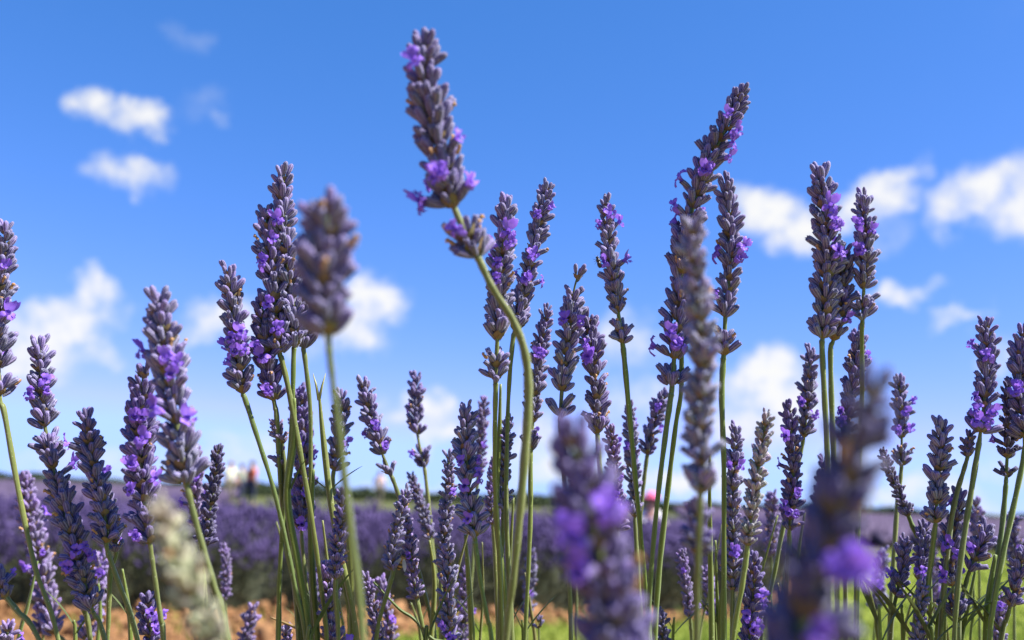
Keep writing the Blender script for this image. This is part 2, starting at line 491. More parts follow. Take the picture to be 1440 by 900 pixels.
npr = np.random.default_rng(5)
def inside(poly, x, y):
    c = np.zeros(x.shape, bool); n = len(poly)
    for i in range(n):
        x1, y1 = poly[i]; x2, y2 = poly[(i + 1) % n]
        cond = ((y1 > y) != (y2 > y)) & (x < (x2 - x1) * (y - y1) / (y2 - y1 + 1e-12) + x1)
        c ^= cond
    return c
def blades(name, x, y, h, w, mat, z0=0.0, lean=.35):
    n = len(x)
    a = npr.uniform(0, 2 * np.pi, n); la = npr.uniform(0, 2 * np.pi, n); ll = npr.uniform(0, lean, n) * h
    bx, by = np.cos(a) * w, np.sin(a) * w
    V = np.zeros((n, 3, 3))
    V[:, 0] = np.stack([x - bx, y - by, np.full(n, z0)], 1); V[:, 1] = np.stack([x + bx, y + by, np.full(n, z0)], 1)
    V[:, 2] = np.stack([x + np.cos(la) * ll, y + np.sin(la) * ll, z0 + h], 1)
    return array_mesh(name, V.reshape(-1, 3), np.arange(n * 3).reshape(-1, 3), [mat])
yy = 4.3 + 14 * npr.uniform(0, 1, 90000) ** 1.9; xx = npr.uniform(-1.0, 1, 90000) * yy * .72 + 0.1 * yy
k = inside(LAWN, xx, yy)
g = blades('lawn_grass', xx[k], yy[k], npr.uniform(.02, .06, k.sum()), .004 + .0006 * yy[k], MAT['grass_blade'], .008, .9)
tag(g, 'short green mown grass of the headland beside the lavender rows', 'grass', kind='stuff')

# ------------------------------------------------------------------ lavender rows of the field
def bipyramids(P, D, ln, r):
    """slender 3-sided spindles from base P along unit D"""
    n = len(P)
    ref = np.where(np.abs(D[:, 2:3]) < .9, np.array([[0, 0, 1.]]), np.array([[1., 0, 0]]))
    U = np.cross(D, ref); U /= np.linalg.norm(U, axis=1, keepdims=True); W = np.cross(D, U)
    V = np.zeros((n, 5, 3)); V[:, 0] = P; V[:, 4] = P + D * ln[:, None]
    mid = P + D * (ln * .4)[:, None]
    for k in range(3):
        a = 2 * np.pi * k / 3
        V[:, 1 + k] = mid + (U * np.cos(a) + W * np.sin(a)) * r[:, None]
    base = (np.arange(n) * 5)[:, None]
    tri = np.array([[0, 2, 1], [0, 3, 2], [0, 1, 3], [4, 1, 2], [4, 2, 3], [4, 3, 1]])
    F = (base[:, :, None] + tri[None]).reshape(-1, 3)
    return V.reshape(-1, 3), F
def strips(P, D, ln, w):
    n = len(P)
    U = np.cross(D, npr.normal(size=(n, 3))); U /= np.linalg.norm(U, axis=1, keepdims=True)
    V = np.zeros((n, 4, 3)); V[:, 0] = P - U * w[:, None]; V[:, 1] = P + U * w[:, None]
    V[:, 2] = P + D * ln[:, None] + U * w[:, None] * .3; V[:, 3] = P + D * ln[:, None] - U * w[:, None] * .3
    base = (np.arange(n) * 4)[:, None, None]
    F = (base + np.array([[0, 1, 2], [0, 2, 3]])[None]).reshape(-1, 3)
    return V.reshape(-1, 3), F
def row(name, label, off, s0, s1, dens_sp, dens_leaf, big=1.0, flower='row_flower', hw=.44, hh=.36):
    """one hedge-like row of lavender: dark woody core, grey-green leaves, flowering spikes on stalks"""
    Ln = s1 - s0
    d = np.array(ROW_DIR); nn = np.array(ROW_N); o = np.array(ROW0) + nn * off
    # core
    ns, nc = max(6, int(Ln / .25)), 9
    s = np.linspace(s0, s1, ns); V = []
    for i, si in enumerate(s):
        lump = 1 + .14 * math.sin(si * 6.3 / .75 + off * 3) + .1 * noise.noise(Vector((si * 2.1, off, 3)))
        endf = min(1, (si - s0 + .12) / .4, (s1 - si + .12) / .4)
        for j in range(nc):
            a = math.pi * j / (nc - 1)
            V.append(o + d * si + nn * (-math.cos(a) * hw * .8 * lump * endf) + np.array([0, 0, math.sin(a) ** .8 * hh * .85 * lump * endf]))
    F = []
    for i in range(ns - 1):
        for j in range(nc - 1):
            q = i * nc + j
            F += [(q, q + 1, q + nc + 1), (q, q + nc + 1, q + nc)]
    VS, FS, MI = [np.array(V)], [np.array(F)], [np.zeros(len(F))]
    off_v = len(V)
    def surf(n, lift=0.0):
        si = npr.uniform(s0, s1, n); a = np.pi * npr.uniform(.02, .98, n)
        lump = 1 + .14 * np.sin(si * 6.3 / .75 + off * 3) + .12 * np.sin(si * 3.1 + off * 7) + .08 * np.sin(si * 19 + off)
        p = o + d * si[:, None] + nn * (-np.cos(a) * hw * .85 * lump)[:, None]
        p[:, 2] += np.sin(a) ** .8 * hh * .88 * lump * npr.uniform(.75, 1.0, n)
        out = nn[None] * (-np.cos(a))[:, None] * .75 + np.array([[0, 0, 1.]]) * (np.sin(a) * .8 + .45)[:, None] + npr.normal(size=(n, 3)) * .22
        out /= np.linalg.norm(out, axis=1, keepdims=True)
        return p, out, a
    n = int(Ln * dens_leaf)
    p, out, a = surf(n)
    v, f = strips(p, out, npr.uniform(.06, .13, n) * big, npr.uniform(.004, .007, n) * big * 1.2)
    VS.append(v); FS.append(f + off_v); MI.append(np.full(len(f), 1)); off_v += len(v)
    n = int(Ln * dens_sp)
    p, out, a = surf(n)
    keep = np.sin(a) > npr.uniform(.25, .95, n); p, out = p[keep], out[keep]; n = len(p)
    stem_l = npr.uniform(.05, .24, n)
    v, f = strips(p, out, stem_l, np.full(n, .002 * big))
    VS.append(v); FS.append(f + off_v); MI.append(np.full(len(f), 1)); off_v += len(v)
    v, f = bipyramids(p + out * (stem_l * .92)[:, None], out, npr.uniform(.045, .085, n) * big, npr.uniform(.008, .012, n) * big)
    VS.append(v); FS.append(f + off_v); MI.append(np.full(len(f), 2)); off_v += len(v)
    ob = array_mesh(name, np.concatenate(VS), np.concatenate(FS), [MAT['bush_core'], MAT['bush_leaf'], MAT[flower]], np.concatenate(MI))
    tag(ob, label, 'lavender row', 'rows of lavender across the field', 'stuff')
    return ob
n = 5000
cy = npr.uniform(4.2, 6.6, n); cx = npr.uniform(-.75, .35, n) * cy
k = ~inside(LAWN, cx, cy); cx, cy = cx[k], cy[k]; n = len(cx)
D = npr.normal(size=(n, 3)); D /= np.linalg.norm(D, axis=1, keepdims=True)
sz = npr.gamma(1.6, .010, n) + .008
v, f = bipyramids(np.stack([cx, cy, np.full(n, .006) + sz * .2], 1), D, sz * 1.6, sz)
tag(array_mesh('soil_clods', v, f, [MAT['soil']]), 'crumbly orange soil clods strewn over the bare path', 'soil', kind='stuff')
n = 700
cy = npr.uniform(4.6, 6.3, n); cx = npr.uniform(-.7, .3, n) * cy + npr.choice([-.9, .1, .5, 1.1], n) * .2
g2 = blades('weeds', cx, cy, npr.uniform(.03, .10, n), npr.uniform(.004, .01, n), MAT['grass_blade'], .004, 1.2)
tag(g2, 'scattered green weeds sprouting on the bare soil path', 'weeds', kind='stuff')
names = ['first flowering lavender row beyond the sandy soil path', 'second flowering lavender row, behind the row along the soil path',
         'third flowering lavender row of the field behind the path', 'fourth flowering lavender row of the field behind the path',
         'fifth and last purple lavender row before the green grass strip']
def row_end(off):
    # parameter where the row meets the headland line
    o = ROW0 + ROW_N * off
    den = ROW_DIR.x - HS * ROW_DIR.y
    return (HX - 6.7 * HS + HS * o.y - o.x) / den - .25
for i in range(5):
    off = i * 1.35
    row('lavender_row', names[i], off, -4.5 - i * 1.6, row_end(off), [1500, 1100, 800, 650, 550][i], [2600, 800, 400, 300, 250][i], [1, 1.1, 1.25, 1.4, 1.6][i])
# far blocks either side of the grass strip
def far_block(name, label, poly, spacing, n, mat, hh):
    X = npr.uniform(min(p[0] for p in poly), max(p[0] for p in poly), n); Y = npr.uniform(min(p[1] for p in poly), max(p[1] for p in poly), n)
    rr = (X * ROW_N.x + Y * ROW_N.y) / spacing
    k = inside(poly, X, Y) & (np.abs(rr - np.round(rr)) < .34)
    X, Y = X[k], Y[k]; n = len(X)
    D = np.stack([npr.normal(0, .25, n), npr.normal(0, .25, n), np.ones(n)], 1); D /= np.linalg.norm(D, axis=1, keepdims=True)
    v, f = bipyramids(np.stack([X, Y, np.zeros(n)], 1), D, npr.uniform(.7, 1.1, n) * hh, npr.uniform(.10, .2, n))
    return tag(array_mesh(name, v, f, [MAT[mat]]), label, 'lavender field', 'distant lavender blocks', 'stuff')
far_block('lavender_field', 'faded purple brown lavender block beyond the green lawn', [(4.2, 17.5), (10.6, 18), (75, 66), (12, 66)], 1.6, 60000, 'row_flower_dull', .52)
far_block('lavender_field', 'distant dull purple lavender block left of the grass strip', [(-8, 13.5), (-4.6, 13), (-19, 66), (-75, 66), (-30, 22)], 1.6, 60000, 'row_flower_dull', .55)
# low dark hedge closing the field
n = 26000
hx = npr.uniform(-60, 60, n); hy = 68 + hx * .02 + npr.normal(0, .5, n)
ht = .80 + .18 * np.sin(hx * .31) + .12 * np.sin(hx * 1.3 + 1)
P = np.stack([hx, hy, npr.uniform(0, 1, n) * ht], 1); D = npr.normal(size=(n, 3)); D[:, 2] = np.abs(D[:, 2]); D /= np.linalg.norm(D, axis=1, keepdims=True)
v, f = strips(P, D, npr.uniform(.15, .3, n), npr.uniform(.06, .12, n))
hd = array_mesh('hedge', v, f, [MAT['hedge_leaf']])
tag(hd, 'low dark green hedge along the far edge of the field', 'hedge')

# ------------------------------------------------------------------ the near lavender bush below the stalks
def near_bush():
    n = 9000
    u = npr.uniform(-1, 1, n); a = npr.uniform(0, 2 * np.pi, n); rr = np.sqrt(npr.uniform(0, 1, n))
    x = rr * np.cos(a) * .62; y = .52 + rr * np.sin(a) * .40
    h = .44 * np.sqrt(np.clip(1 - rr ** 2 * .96, 0, 1)) + .02
    z = h * npr.uniform(.35, 1, n)
    P = np.stack([x, y, z], 1)
    D = np.stack([x * .9, (y - .52) * .9, np.full(n, .75)], 1) + npr.normal(size=(n, 3)) * .25; D /= np.linalg.norm(D, axis=1, keepdims=True)
    v, f = strips(P, D, npr.uniform(.025, .05, n), npr.uniform(.0012, .002, n))
    root = bpy.data.objects.new('lavender_bush', None); root.location = (0, .52, 0); C.objects.link(root)
    tag(root, 'grey green leafy lavender bush from which the stalks rise', 'bush')
    o = array_mesh('foliage', v - np.array([0, .52, 0]), f, [MAT['bush_leaf']]); o.parent = root; o['kind'] = 'stuff'
    bmv = []
    ns, nr = 20, 8
    for j in range(nr):
        b_ = math.pi / 2 * j / (nr - 1)
        for i in range(ns):
            a_ = 2 * math.pi * i / ns
            q = 1 + .08 * noise.noise(Vector((math.cos(a_) * 2, math.sin(a_) * 2, j * .7)))
            bmv.append((math.cos(a_) * math.cos(b_) * .56 * q, math.sin(a_) * math.cos(b_) * .35 * q, math.sin(b_) * .38 * q))
    fs = [(j * ns + i, j * ns + (i + 1) % ns, (j + 1) * ns + (i + 1) % ns, (j + 1) * ns + i) for j in range(nr - 1) for i in range(ns)]
    mesh_obj('woody_core', bmv, fs, MAT['bush_core'], root)
near_bush()

# ------------------------------------------------------------------ lavender stalks
TONE = {'grey': (.158, .144, .240), 'lilac': (.208, .152, .285), 'violet': (.094, .060, .192), 'deep': (.034, .022, .098), 'pale': (.32, .325, .255), 'plum': (.124, .100, .212), 'cream': (.40, .43, .18), 'ash': (.215, .212, .265)}  # 'deep' puts shade into the calyx colour of shaded spikes
GROUP = 'flowering lavender stalks of the near bush'
def place(me, name, M, parent, pinv, color=None):
    o = bpy.data.objects.new(name, me); C.objects.link(o); o.parent = parent
    o.matrix_basis = pinv @ M
    if color: o.color = color
    return o
def basis(p, z, xhint, s=1.0):
    z = z.normalized(); x = xhint - z * xhint.dot(z)
    if x.length < 1e-6: x = z.orthogonal()
    x.normalize(); y = z.cross(x)
    M = Matrix((x, y, z)).transposed().to_4x4()
    return Matrix.Translation(p) @ M @ Matrix.Scale(s, 4)
seed_n = [0]
def stalk(label, d, w, spike, stem, flowers=(), tone='grey', gap=(), rad=1.2, tilt=None, leaves=(), stem_col=(1, 1, 1), nwh=9, opened=.25, spacing=4.9, extra=1, shape=.75, fs=1.0, single=False):
    seed_n[0] += 1
    r = random.Random(1000 + seed_n[0])
    tilt = r.uniform(-.10, .10) if tilt is None else tilt      # metres of depth per metre of height
    allpx = list(spike) + list(stem)
    yb = allpx[-1][1]
    def world(p):
        return at(p[0], p[1], d * (1 + tilt * (yb - p[1]) / FPX * .9))
    sp = [world(p) for p in spike]
    st = [world(p) for p in stem]
    last = st[-1] if st else sp[-1]
    prev = (st[-2] if len(st) > 1 else sp[-1 if st else -2])
    dirn = (last - prev).normalized()
    if dirn.z > -.3: dirn.z = -.3
    q1 = last + dirn * .045 + Vector((0, 0, -.02))
    root = Vector((q1.x * .72 + r.uniform(-.02, .02), max(.24, min(.8, q1.y * .75 + .13 + r.uniform(-.02, .02))), .34))
    q2 = q1.lerp(root, .5) + Vector((q1.x * .06, 0, .0))
    ctrl = sp + st + [q1, q2, root]
    path = catmull(ctrl, 7)
    n_sp = (len(sp) - 1) * 7                                   # samples belonging to the spike
    sc = (w * d / FPX) / (11.9 * MM)
    sc = max(.62, min(1.45, sc)); cs = min(sc * .86, .98); wide = sc * .86 / cs
    # cumulative length of the spike part
    cum = [0.0]
    for i in range(1, n_sp + 1): cum.append(cum[-1] + (path[i] - path[i - 1]).length)
    LS = cum[-1]
    def on_spike(s):
        s = max(0, min(LS, s)); i = 1
        while i < n_sp and cum[i] < s: i += 1
        f = (s - cum[i - 1]) / max(1e-9, cum[i] - cum[i - 1])
        return path[i - 1].lerp(path[i], f), (path[i - 1] - path[i]).normalized()
    top_i = 0
    while top_i < n_sp - 1 and cum[top_i] < 3.6 * MM * sc: top_i += 1
    if not spike or LS < 1e-4: top_i = 0
    emp = bpy.data.objects.new('lavender_stalk', None); emp.location = root; emp.empty_display_size = .01; C.objects.link(emp)
    tag(emp, label, 'lavender', GROUP)
    pts = path[top_i:]
    nn = len(pts)
    radii = [(.72 + .28 * min(1, max(0, (i + top_i - n_sp) / 8 + .4))) * rad * .85 * MM * (.93 + .07 * math.sin(i * 1.3)) for i in range(nn)]
    for i in range(min(8, nn)): radii[i] *= .55 + .45 * i / 8
    V, F, A = tube([p - root for p in pts], radii, 8, .035, .13)
    so = mesh_obj('stem', V, F, MAT['stem'], emp, True, {'rib': A})
    jit = r.uniform(.85, 1.12)
    so.color = (stem_col[0] * jit, stem_col[1] * jit, stem_col[2] * jit * r.uniform(.9, 1.1), 1)
    emat = Matrix.Translation(root); einv = emat.inverted()
    base_c = TONE[tone]; ages_now = [0.0]
    def col(extra_v=0.0):
        v = r.uniform(.72, 1.28) * (1 + ages_now[0] * .5); h = r.uniform(-.5, .5) + extra_v
        return (base_c[0] * v * (1 + .12 * h), base_c[1] * v * (1 - .18 * max(0, h)), base_c[2] * v * (1 + .22 * h), 1)
    # whorls from the tip downwards
    pos = []
    s = 5.4 * MM * sc * .8
    while s < LS:
        f = s / LS
        if not any(g0 < f < g1 for (g0, g1) in gap): pos.append(s)
        s += spacing * MM * cs * (.82 + .3 * f) * r.uniform(.9, 1.12)
    if not pos or pos[-1] < LS - 2.5 * MM * sc: pos.append(LS)
    whs, ages = [], []
    back = -raydir(sum(p[0] for p in spike) / len(spike), sum(p[1] for p in spike) / len(spike)).normalized()
    for wi, s in enumerate(pos):
        p, T = on_spike(s)
        f = s / LS
        x0 = T.orthogonal().normalized(); x0.rotate(Quaternion(T, r.uniform(0, 6.28)))
        MW = basis(p, T, x0, sc * r.uniform(.9, 1.1) * (.55 + .45 * min(1, f * 2.4 + .1)))
        wo_ = place(r.choice(BRACTS), 'whorl', MW, emp, einv)
        winv = MW.inverted()
        taper = min(1.0, shape + (1 - shape) * f * 2.2) * r.uniform(.86, 1.08); age = r.uniform(-.25, .25)
        last_w = wi >= len(pos) - 2
        n_out = max(3, round(nwh * (1 + (wide - 1) * 1.3) * (.62 if wi == 0 else 1) * (.8 + .2 * taper) + r.uniform(-.6, .6)))
        slots = []
        for k in range(n_out):
            th = R(r.uniform(10, 30) if wi == 0 else r.uniform(28, 56) if k % 3 else r.uniform(14, 34))
            if last_w: th *= 1.12
            slots.append((2 * math.pi * (k + r.uniform(-.42, .42)) / n_out + wi * .7, th, r.uniform(.78, 1.16) * taper))
        if wi == 0: slots.append((0, R(4), .95 * taper))
        if wi == 0 and single: slots = slots[-1:]
        whs.append((s, p, T, x0, wo_, winv, slots, taper)); ages.append(age)
    # requested open flowers take the nearest whorl
    jobs = {}
    for fl in flowers:
        best = min(range(len(whs)), key=lambda i: (at(fl[0], fl[1], 1) - (Vector((0, 0, .75)) + (whs[i][1] + whs[i][2] * 4 * MM * sc - Vector((0, 0, .75))) / ((whs[i][1] - Vector((0, 0, .75))).dot(FWD)))).length)
        s, p, T, x0, wo_, winv, slots, taper = whs[best]
        dep = (p - Vector((0, 0, .75))).dot(FWD)
        lat = at(fl[0], fl[1], dep) - p; lat = lat - T * lat.dot(T)
        hwid = 7.5 * MM * sc
        Rv = lat + back * math.sqrt(max((.25 * hwid) ** 2, hwid ** 2 - lat.length_squared))
        Rv = (Rv - T * Rv.dot(T)).normalized()
        jobs.setdefault(best, []).append((Rv, R(r.uniform(48, 68))))
    for _ in range(extra):
        if len(whs) > 2:
            i = r.randrange(1, len(whs)); T = whs[i][2]
            Rv = Vector((r.uniform(-1, 1), r.uniform(.1, 1), 0)); Rv = (Rv - T * Rv.dot(T)).normalized()
            jobs.setdefault(i, []).append((Rv, R(r.uniform(45, 65))))
    for wi, (s, p, T, x0, wo_, winv, slots, taper) in enumerate(whs):
        y0 = T.cross(x0)
        fl_dirs = [j[0] for j in jobs.get(wi, [])]; ages_now[0] = ages[wi]
        for (az, th, ls) in slots:
            Rv = x0 * math.cos(az) + y0 * math.sin(az)
            if any(Rv.dot(fd) > .9 for fd in fl_dirs): continue
            D = T * math.cos(th) + Rv * math.sin(th)
            kind = 'bud' if (s / LS < .3 or r.random() > opened + .3) else ('open' if r.random() < .6 else 'shut')
            M = basis(p + Rv * (1.0 * cs + (wide - 1) * r.uniform(1.5, 7.0) * cs * min(1, s / LS * 3)) * MM + T * r.uniform(-1.8, 2.0) * MM * cs, D, Rv if r.random() < .5 else Rv.cross(T), cs * ls)
            place(r.choice(CALYX[kind]), 'calyx', M, wo_, winv, col(.5 if kind == 'bud' else 0))
            if kind != 'bud' and r.random() < .12:
                place(r.choice(WITHERED), 'withered_flower', basis(p + Rv * (.75 + (wide - 1) * 4) * MM * cs + D * 5.2 * MM * cs * ls, D, T, cs * .9), wo_, winv)
        for (Rv, th) in jobs.get(wi, []):
            D = T * math.cos(th) + Rv * math.sin(th)
            b0 = p + Rv * (.75 + (wide - 1) * 5.5) * MM * cs
            M = basis(b0, D, Rv, cs * .98)
            place(r.choice(CALYX['open']), 'calyx', M, wo_, winv, col(.3))
            D2 = (D + Rv * .25).normalized()
            M = basis(b0 + D * 4.3 * MM * cs, D2, (T + Rv.cross(T) * r.uniform(-.7, .7)), cs * fs * r.uniform(.74, 1.08))
            place(r.choice(COROLLA), 'flower', M, wo_, winv)
    for (lx, ly, ang, ls) in leaves:
        # leaf leaving the stem nearest to that pixel, angle in the picture plane from upright, positive to the right
        best = min(pts, key=lambda q: ((q - Vector((0, 0, .75))) / (q - Vector((0, 0, .75))).dot(FWD) - raydir(lx, ly)).length)
        rt = CAM_R @ Vector((1, 0, 0)); upv = CAM_R @ Vector((0, 1, 0))
        D = upv * math.cos(R(ang)) + rt * math.sin(R(ang)) + back * r.uniform(-.2, .3)
        place(r.choice(LEAF), 'leaf', basis(best, D, rt * math.copysign(1, ang) + back * .3, ls), emp, einv)
    return emp

S = stalk
# --- left part of the bush
S('tall lavender stalk with one violet flower low down, beside the stalk of two stacked spikes', .345, 52, [(9,310),(1,400),(-3,480),(0,562)], [(6,580),(26,690),(50,800),(82,900)], [(17,445),(8,370)], 'grey', [(.86,.92)])
S('lavender spike with three violet flowers near its tip, rising from behind a longer leaning spike', .36, 46, [(55,474),(57,530),(62,590),(71,642)], [(86,720),(108,800),(118,855),(127,900)], [(43,545),(65,530),(70,555)], 'grey', [(.80,.86)])
S('long leaning lavender spike with violet flowers only at its lower end', .355, 50, [(64,612),(82,685),(100,750),(116,810),(129,856)], [(133,865),(148,902)], [(95,788),(92,795),(137,783),(105,770),(128,765)], 'plum', [(.85,.91)])
S('lavender spike of bare grey buds without flowers, its stem slanting over the soil path', .355, 48, [(118,575),(126,630),(138,690),(150,740),(150,760)], [(151,775),(165,815),(194,902)], [], 'plum', shape=.8)
S('narrow grey bud spike tucked against the flowerless leaning spike', .37, 30, [(152,690),(160,740),(163,778)], [(156,800),(153,850),(151,902)], [], 'grey')
S('pale lilac lavender spike in front of the soil path, with two small violet flowers', .50, 42, [(33,662),(42,720),(56,790),(68,850),(76,888)], [(90,900),(108,925)], [(60,765),(36,780)], 'lilac', opened=.4)
S('short pale lilac lavender spike half hidden behind the violet-footed leaning spike', .50, 36, [(142,775),(138,820),(128,870),(120,898)], [(118,915)], [(140,800)], 'lilac')
S('short lavender head on a thin arching green stem over the soil path', .345, 42, [(-28,775),(-12,800),(8,838)], [(25,860),(57,904)], [], 'plum')
S('small lilac lavender tip just clearing the bottom of the soil path', .40, 40, [(12,872),(10,900),(8,960)], [(8,980)], [], 'lilac')
S('large lavender spike with a bright violet flower ring and a brown withered floret', .285, 74, [(221,404),(230,470),(241,545),(253,625),(261,674)], [(268,705),(281,755),(300,822),(318,890)], [(232,508),(250,497),(240,520),(268,578),(214,560)], 'grey', [(.87,.92)], rad=1.35, spacing=4.9, nwh=10)
S('lavender spike thick with violet flowers close behind the large grey spike', .335, 60, [(203,507),(198,580),(198,660),(206,730),(212,772)], [(216,800),(226,870),(230,905)], [(200,575),(185,640),(183,692),(190,742),(225,668),(200,600),(190,570)], 'violet', spacing=5.0)
S('slim lavender spike with a small violet flower behind the thick green stem', .45, 34, [(277,632),(273,680),(277,720),(282,745)], [(284,775),(290,850),(295,905)], [(276,665),(254,698)], 'lilac')
S('deep blue violet lavender spike, unopened and slightly bent, in the shade', .40, 33, [(307,624),(303,665),(296,710),(288,766)], [(287,790),(284,850),(282,905)], [], 'deep', extra=0, opened=0)  # dark blue tone puts the neighbours' shade into the bud colour
S('tiny pale lavender spike on a short stem before the soil path', .55, 20, [(314,764),(318,795),(317,842)], [(318,870),(318,905)], [], 'lilac', extra=0, rad=.8)
S('lavender spike with a fan of violet flowers and dark bottom cup beside the tight clump', .355, 48, [(320,369),(325,420),(333,480),(341,549)], [(345,562),(363,618),(383,682),(400,752),(416,830),(432,905)], [(323,472),(340,462),(318,500),(330,490),(345,480)], 'grey', [(.88,.93)], stem_col=(.8,.95,.85))
S('tallest lavender spike of the tight clump, its tip clear of its neighbours', .36, 50, [(400,234),(397,290),(402,360),(411,425),(414,484)], [(413,500),(410,600),(399,720),(393,820),(391,905)], [(390,310)], 'grey', spacing=4.5, stem_col=(.85,1,.7))
S('lavender spike of the tight clump with violet flowers along one edge and wide cup', .355, 54, [(372,287),(379,350),(386,420),(393,494)], [(396,505),(406,548),(421,630),(440,740),(452,830),(460,905)], [(368,366),(385,340),(375,420),(390,455)], 'plum', stem_col=(1.1,1.1,.9))
S('lavender spike of the tight clump mostly hidden behind the stout round head', .37, 48, [(446,287),(441,350),(434,420),(427,484)], [(429,505),(436,570),(437,640),(436,760),(441,905)], [(400,450)], 'plum')
S('shaded blue violet lavender spike hanging lowest in the tight clump', .365, 52, [(370,410),(370,460),(377,520),(386,568)], [(389,585),(392,640),(398,720),(414,810),(430,905)], [(368,500),(360,470),(376,545)], 'violet')
S('small cluster of lavender buds pressed to the bundle of green stems', .365, 26, [(382,588),(390,604),(396,622)], [(400,660),(408,740),(425,905)], [], 'lilac', extra=0)
S('lowest small bud cluster on the bundle of green stems', .36, 26, [(396,632),(392,645),(398,662)], [(403,700),(410,780),(420,905)], [], 'plum', extra=0)
S('stout round lavender head with one bud sticking up, standing closer than the tight clump', .188, 104, [(457,258),(460,290),(458,350),(454,400),(458,445),(462,480)], [(465,510),(472,570),(482,650),(492,740),(510,905)], [], 'plum', rad=1.0, extra=0, spacing=5.0, stem_col=(.9,.95,.9), shape=1.05, nwh=12, single=True)
S('lavender spike behind the stem of the stout round head', .42, 40, [(478,548),(480,590),(474,630),(470,658)], [(468,680),(470,740),(485,830),(500,905)], [(492,622)], 'grey')
S('shaded lavender spike with dark violet flowers among the bundle of stems', .42, 46, [(420,540),(424,590),(428,650),(426,705),(424,742)], [(426,780),(434,850),(440,905)], [(446,640),(430,690),(425,730),(420,620)], 'violet')
S('short dark lavender spike beside the blurred green stem', .35, 34, [(480,688),(480,730),(474,780),(472,814)], [(472,840),(476,905)], [], 'violet', extra=0)
S('lilac lavender spike rising in front of the foot of the green stems', .365, 42, [(458,790),(461,830),(468,890),(474,945)], [(476,970)], [(490,892)], 'lilac', extra=0)
S('thin lavender spike leaning over the orange soil', .42, 26, [(513,806),(523,850),(533,895),(540,935)], [(543,960)], [], 'lilac', extra=0)
# --- centre
S('leaning lavender spike with a claw-like bottom whorl, over the distant field', .42, 40, [(510,531),(519,575),(535,630),(548,664)], [(553,675),(563,705),(578,765),(594,822),(606,870),(612,905)], [(528,592),(545,632)], 'grey', [(.86,.91)])
S('small lavender spike with a detached brown-tipped bottom whorl on a pale stem', .48, 34, [(586,526),(584,570),(587,610),(596,654)], [(598,665),(604,720),(611,790),(617,850),(620,905)], [(577,632)], 'plum', [(.66,.86)], stem_col=(1.3,1.2,1.3))
S('grey lavender spike above the bee, branching from a thin green stem', .37, 30, [(576,684),(566,712),(555,755),(550,785),(553,802)], [(548,822),(535,866),(528,905)], [], 'grey', extra=0, spacing=4.6)
S('lavender spike beside the bee with a dark bottom cup', .385, 28, [(569,715),(575,760),(581,805),(586,840)], [(588,852),(594,880),(600,905)], [(573,775)], 'lilac', extra=0, spacing=4.6)
S('thin drooping lavender spike between two pale stems', .48, 24, [(576,662),(587,695),(599,735),(605,757)], [(609,785),(616,830),(620,905)], [], 'grey', extra=0)
S('upright lavender spike with bright violet flowers and a round dark bottom cup', .345, 45, [(656,563),(655,615),(657,670),(664,725),(668,758)], [(669,770),(675,815),(686,872),(692,905)], [(646,652),(650,668),(678,640),(680,668),(655,718),(676,655)], 'grey', spacing=4.7, stem_col=(.8,.95,.75))
S('pale lilac lavender spike peeping out behind the bright violet one', .50, 26, [(681,556),(678,600),(675,640),(672,670)], [(668,740),(662,830),(660,905)], [(682,620)], 'lilac')
S('slim lavender spike left of the bright violet one, with one violet flower', .40, 30, [(631,634),(631,680),(626,740),(622,800)], [(620,830),(622,905)], [(640,688)], 'grey', [])
S('lavender spike of grey buds ending in one frilly violet flower at its foot', .365, 37, [(628,760),(630,800),(630,850),(634,905)], [(636,940)], [(630,882),(636,888),(622,880)], 'grey', extra=0)
S('pale lavender spike standing behind the frilly flowered spike', .50, 26, [(655,800),(652,850),(650,910)], [(650,940)], [(648,845),(668,855)], 'lilac')
S('lavender spike with violet flowers on both sides, crossed by its taller leaning twin', .35, 50, [(712,276),(709,330),(703,400),(700,465),(697,532)], [(697,545),(696,600),(696,680),(702,780),(706,905)], [(716,314),(690,330),(698,375),(697,388),(720,330)], 'grey', [(.80,.86)], spacing=4.7, stem_col=(1.1,1.1,.85))
S('leaning twin lavender spike with a violet flower jutting out sideways', .36, 42, [(771,253),(760,300),(748,360),(736,415),(725,462)], [(721,480),(716,540),(713,620),(712,720),(716,820),(720,905)], [(756,300),(778,298),(750,360),(738,395),(772,396),(745,385)], 'grey', spacing=4.6, stem_col=(1.15,1.15,.9))
S('short lavender spike held against the leaf-like bundle of central stems', .375, 30, [(715,588),(711,635),(708,680),(708,714)], [(708,730),(704,800),(701,905)], [], 'grey', [(.78,.85)], extra=0)
S('very thin pale lavender spike left of the central stems', .42, 23, [(697,640),(691,680),(690,710),(693,738)], [(695,760),(698,830),(700,905)], [], 'lilac', extra=0, stem_col=(1.3,1.2,1.2))
S('tallest lavender stalk of all, its stem bent like a swan neck', .27, 78, [(597,43),(597,100),(609,170),(624,240),(640,295),(668,354)], [(675,368),(692,404),(722,452),(739,500),(743,560),(738,640),(731,720),(722,810),(711,905)], [(583,96),(650,182),(604,240),(622,246),(670,242),(665,250),(584,280),(632,305),(582,300),(575,285)], 'plum', [(.84,.905)], rad=1.5, spacing=4.7, stem_col=(1.05,1.0,1.0), opened=.4, shape=.9, nwh=10)
S('slim lavender spike partly behind the swan-neck stem, with a bottom whorl of its own', .375, 36, [(770,428),(762,480),(752,550),(747,628)], [(746,645),(746,720),(743,800),(738,905)], [(757,494),(765,500)], 'grey', [(.82,.89)], stem_col=(1.1,1.15,.8))
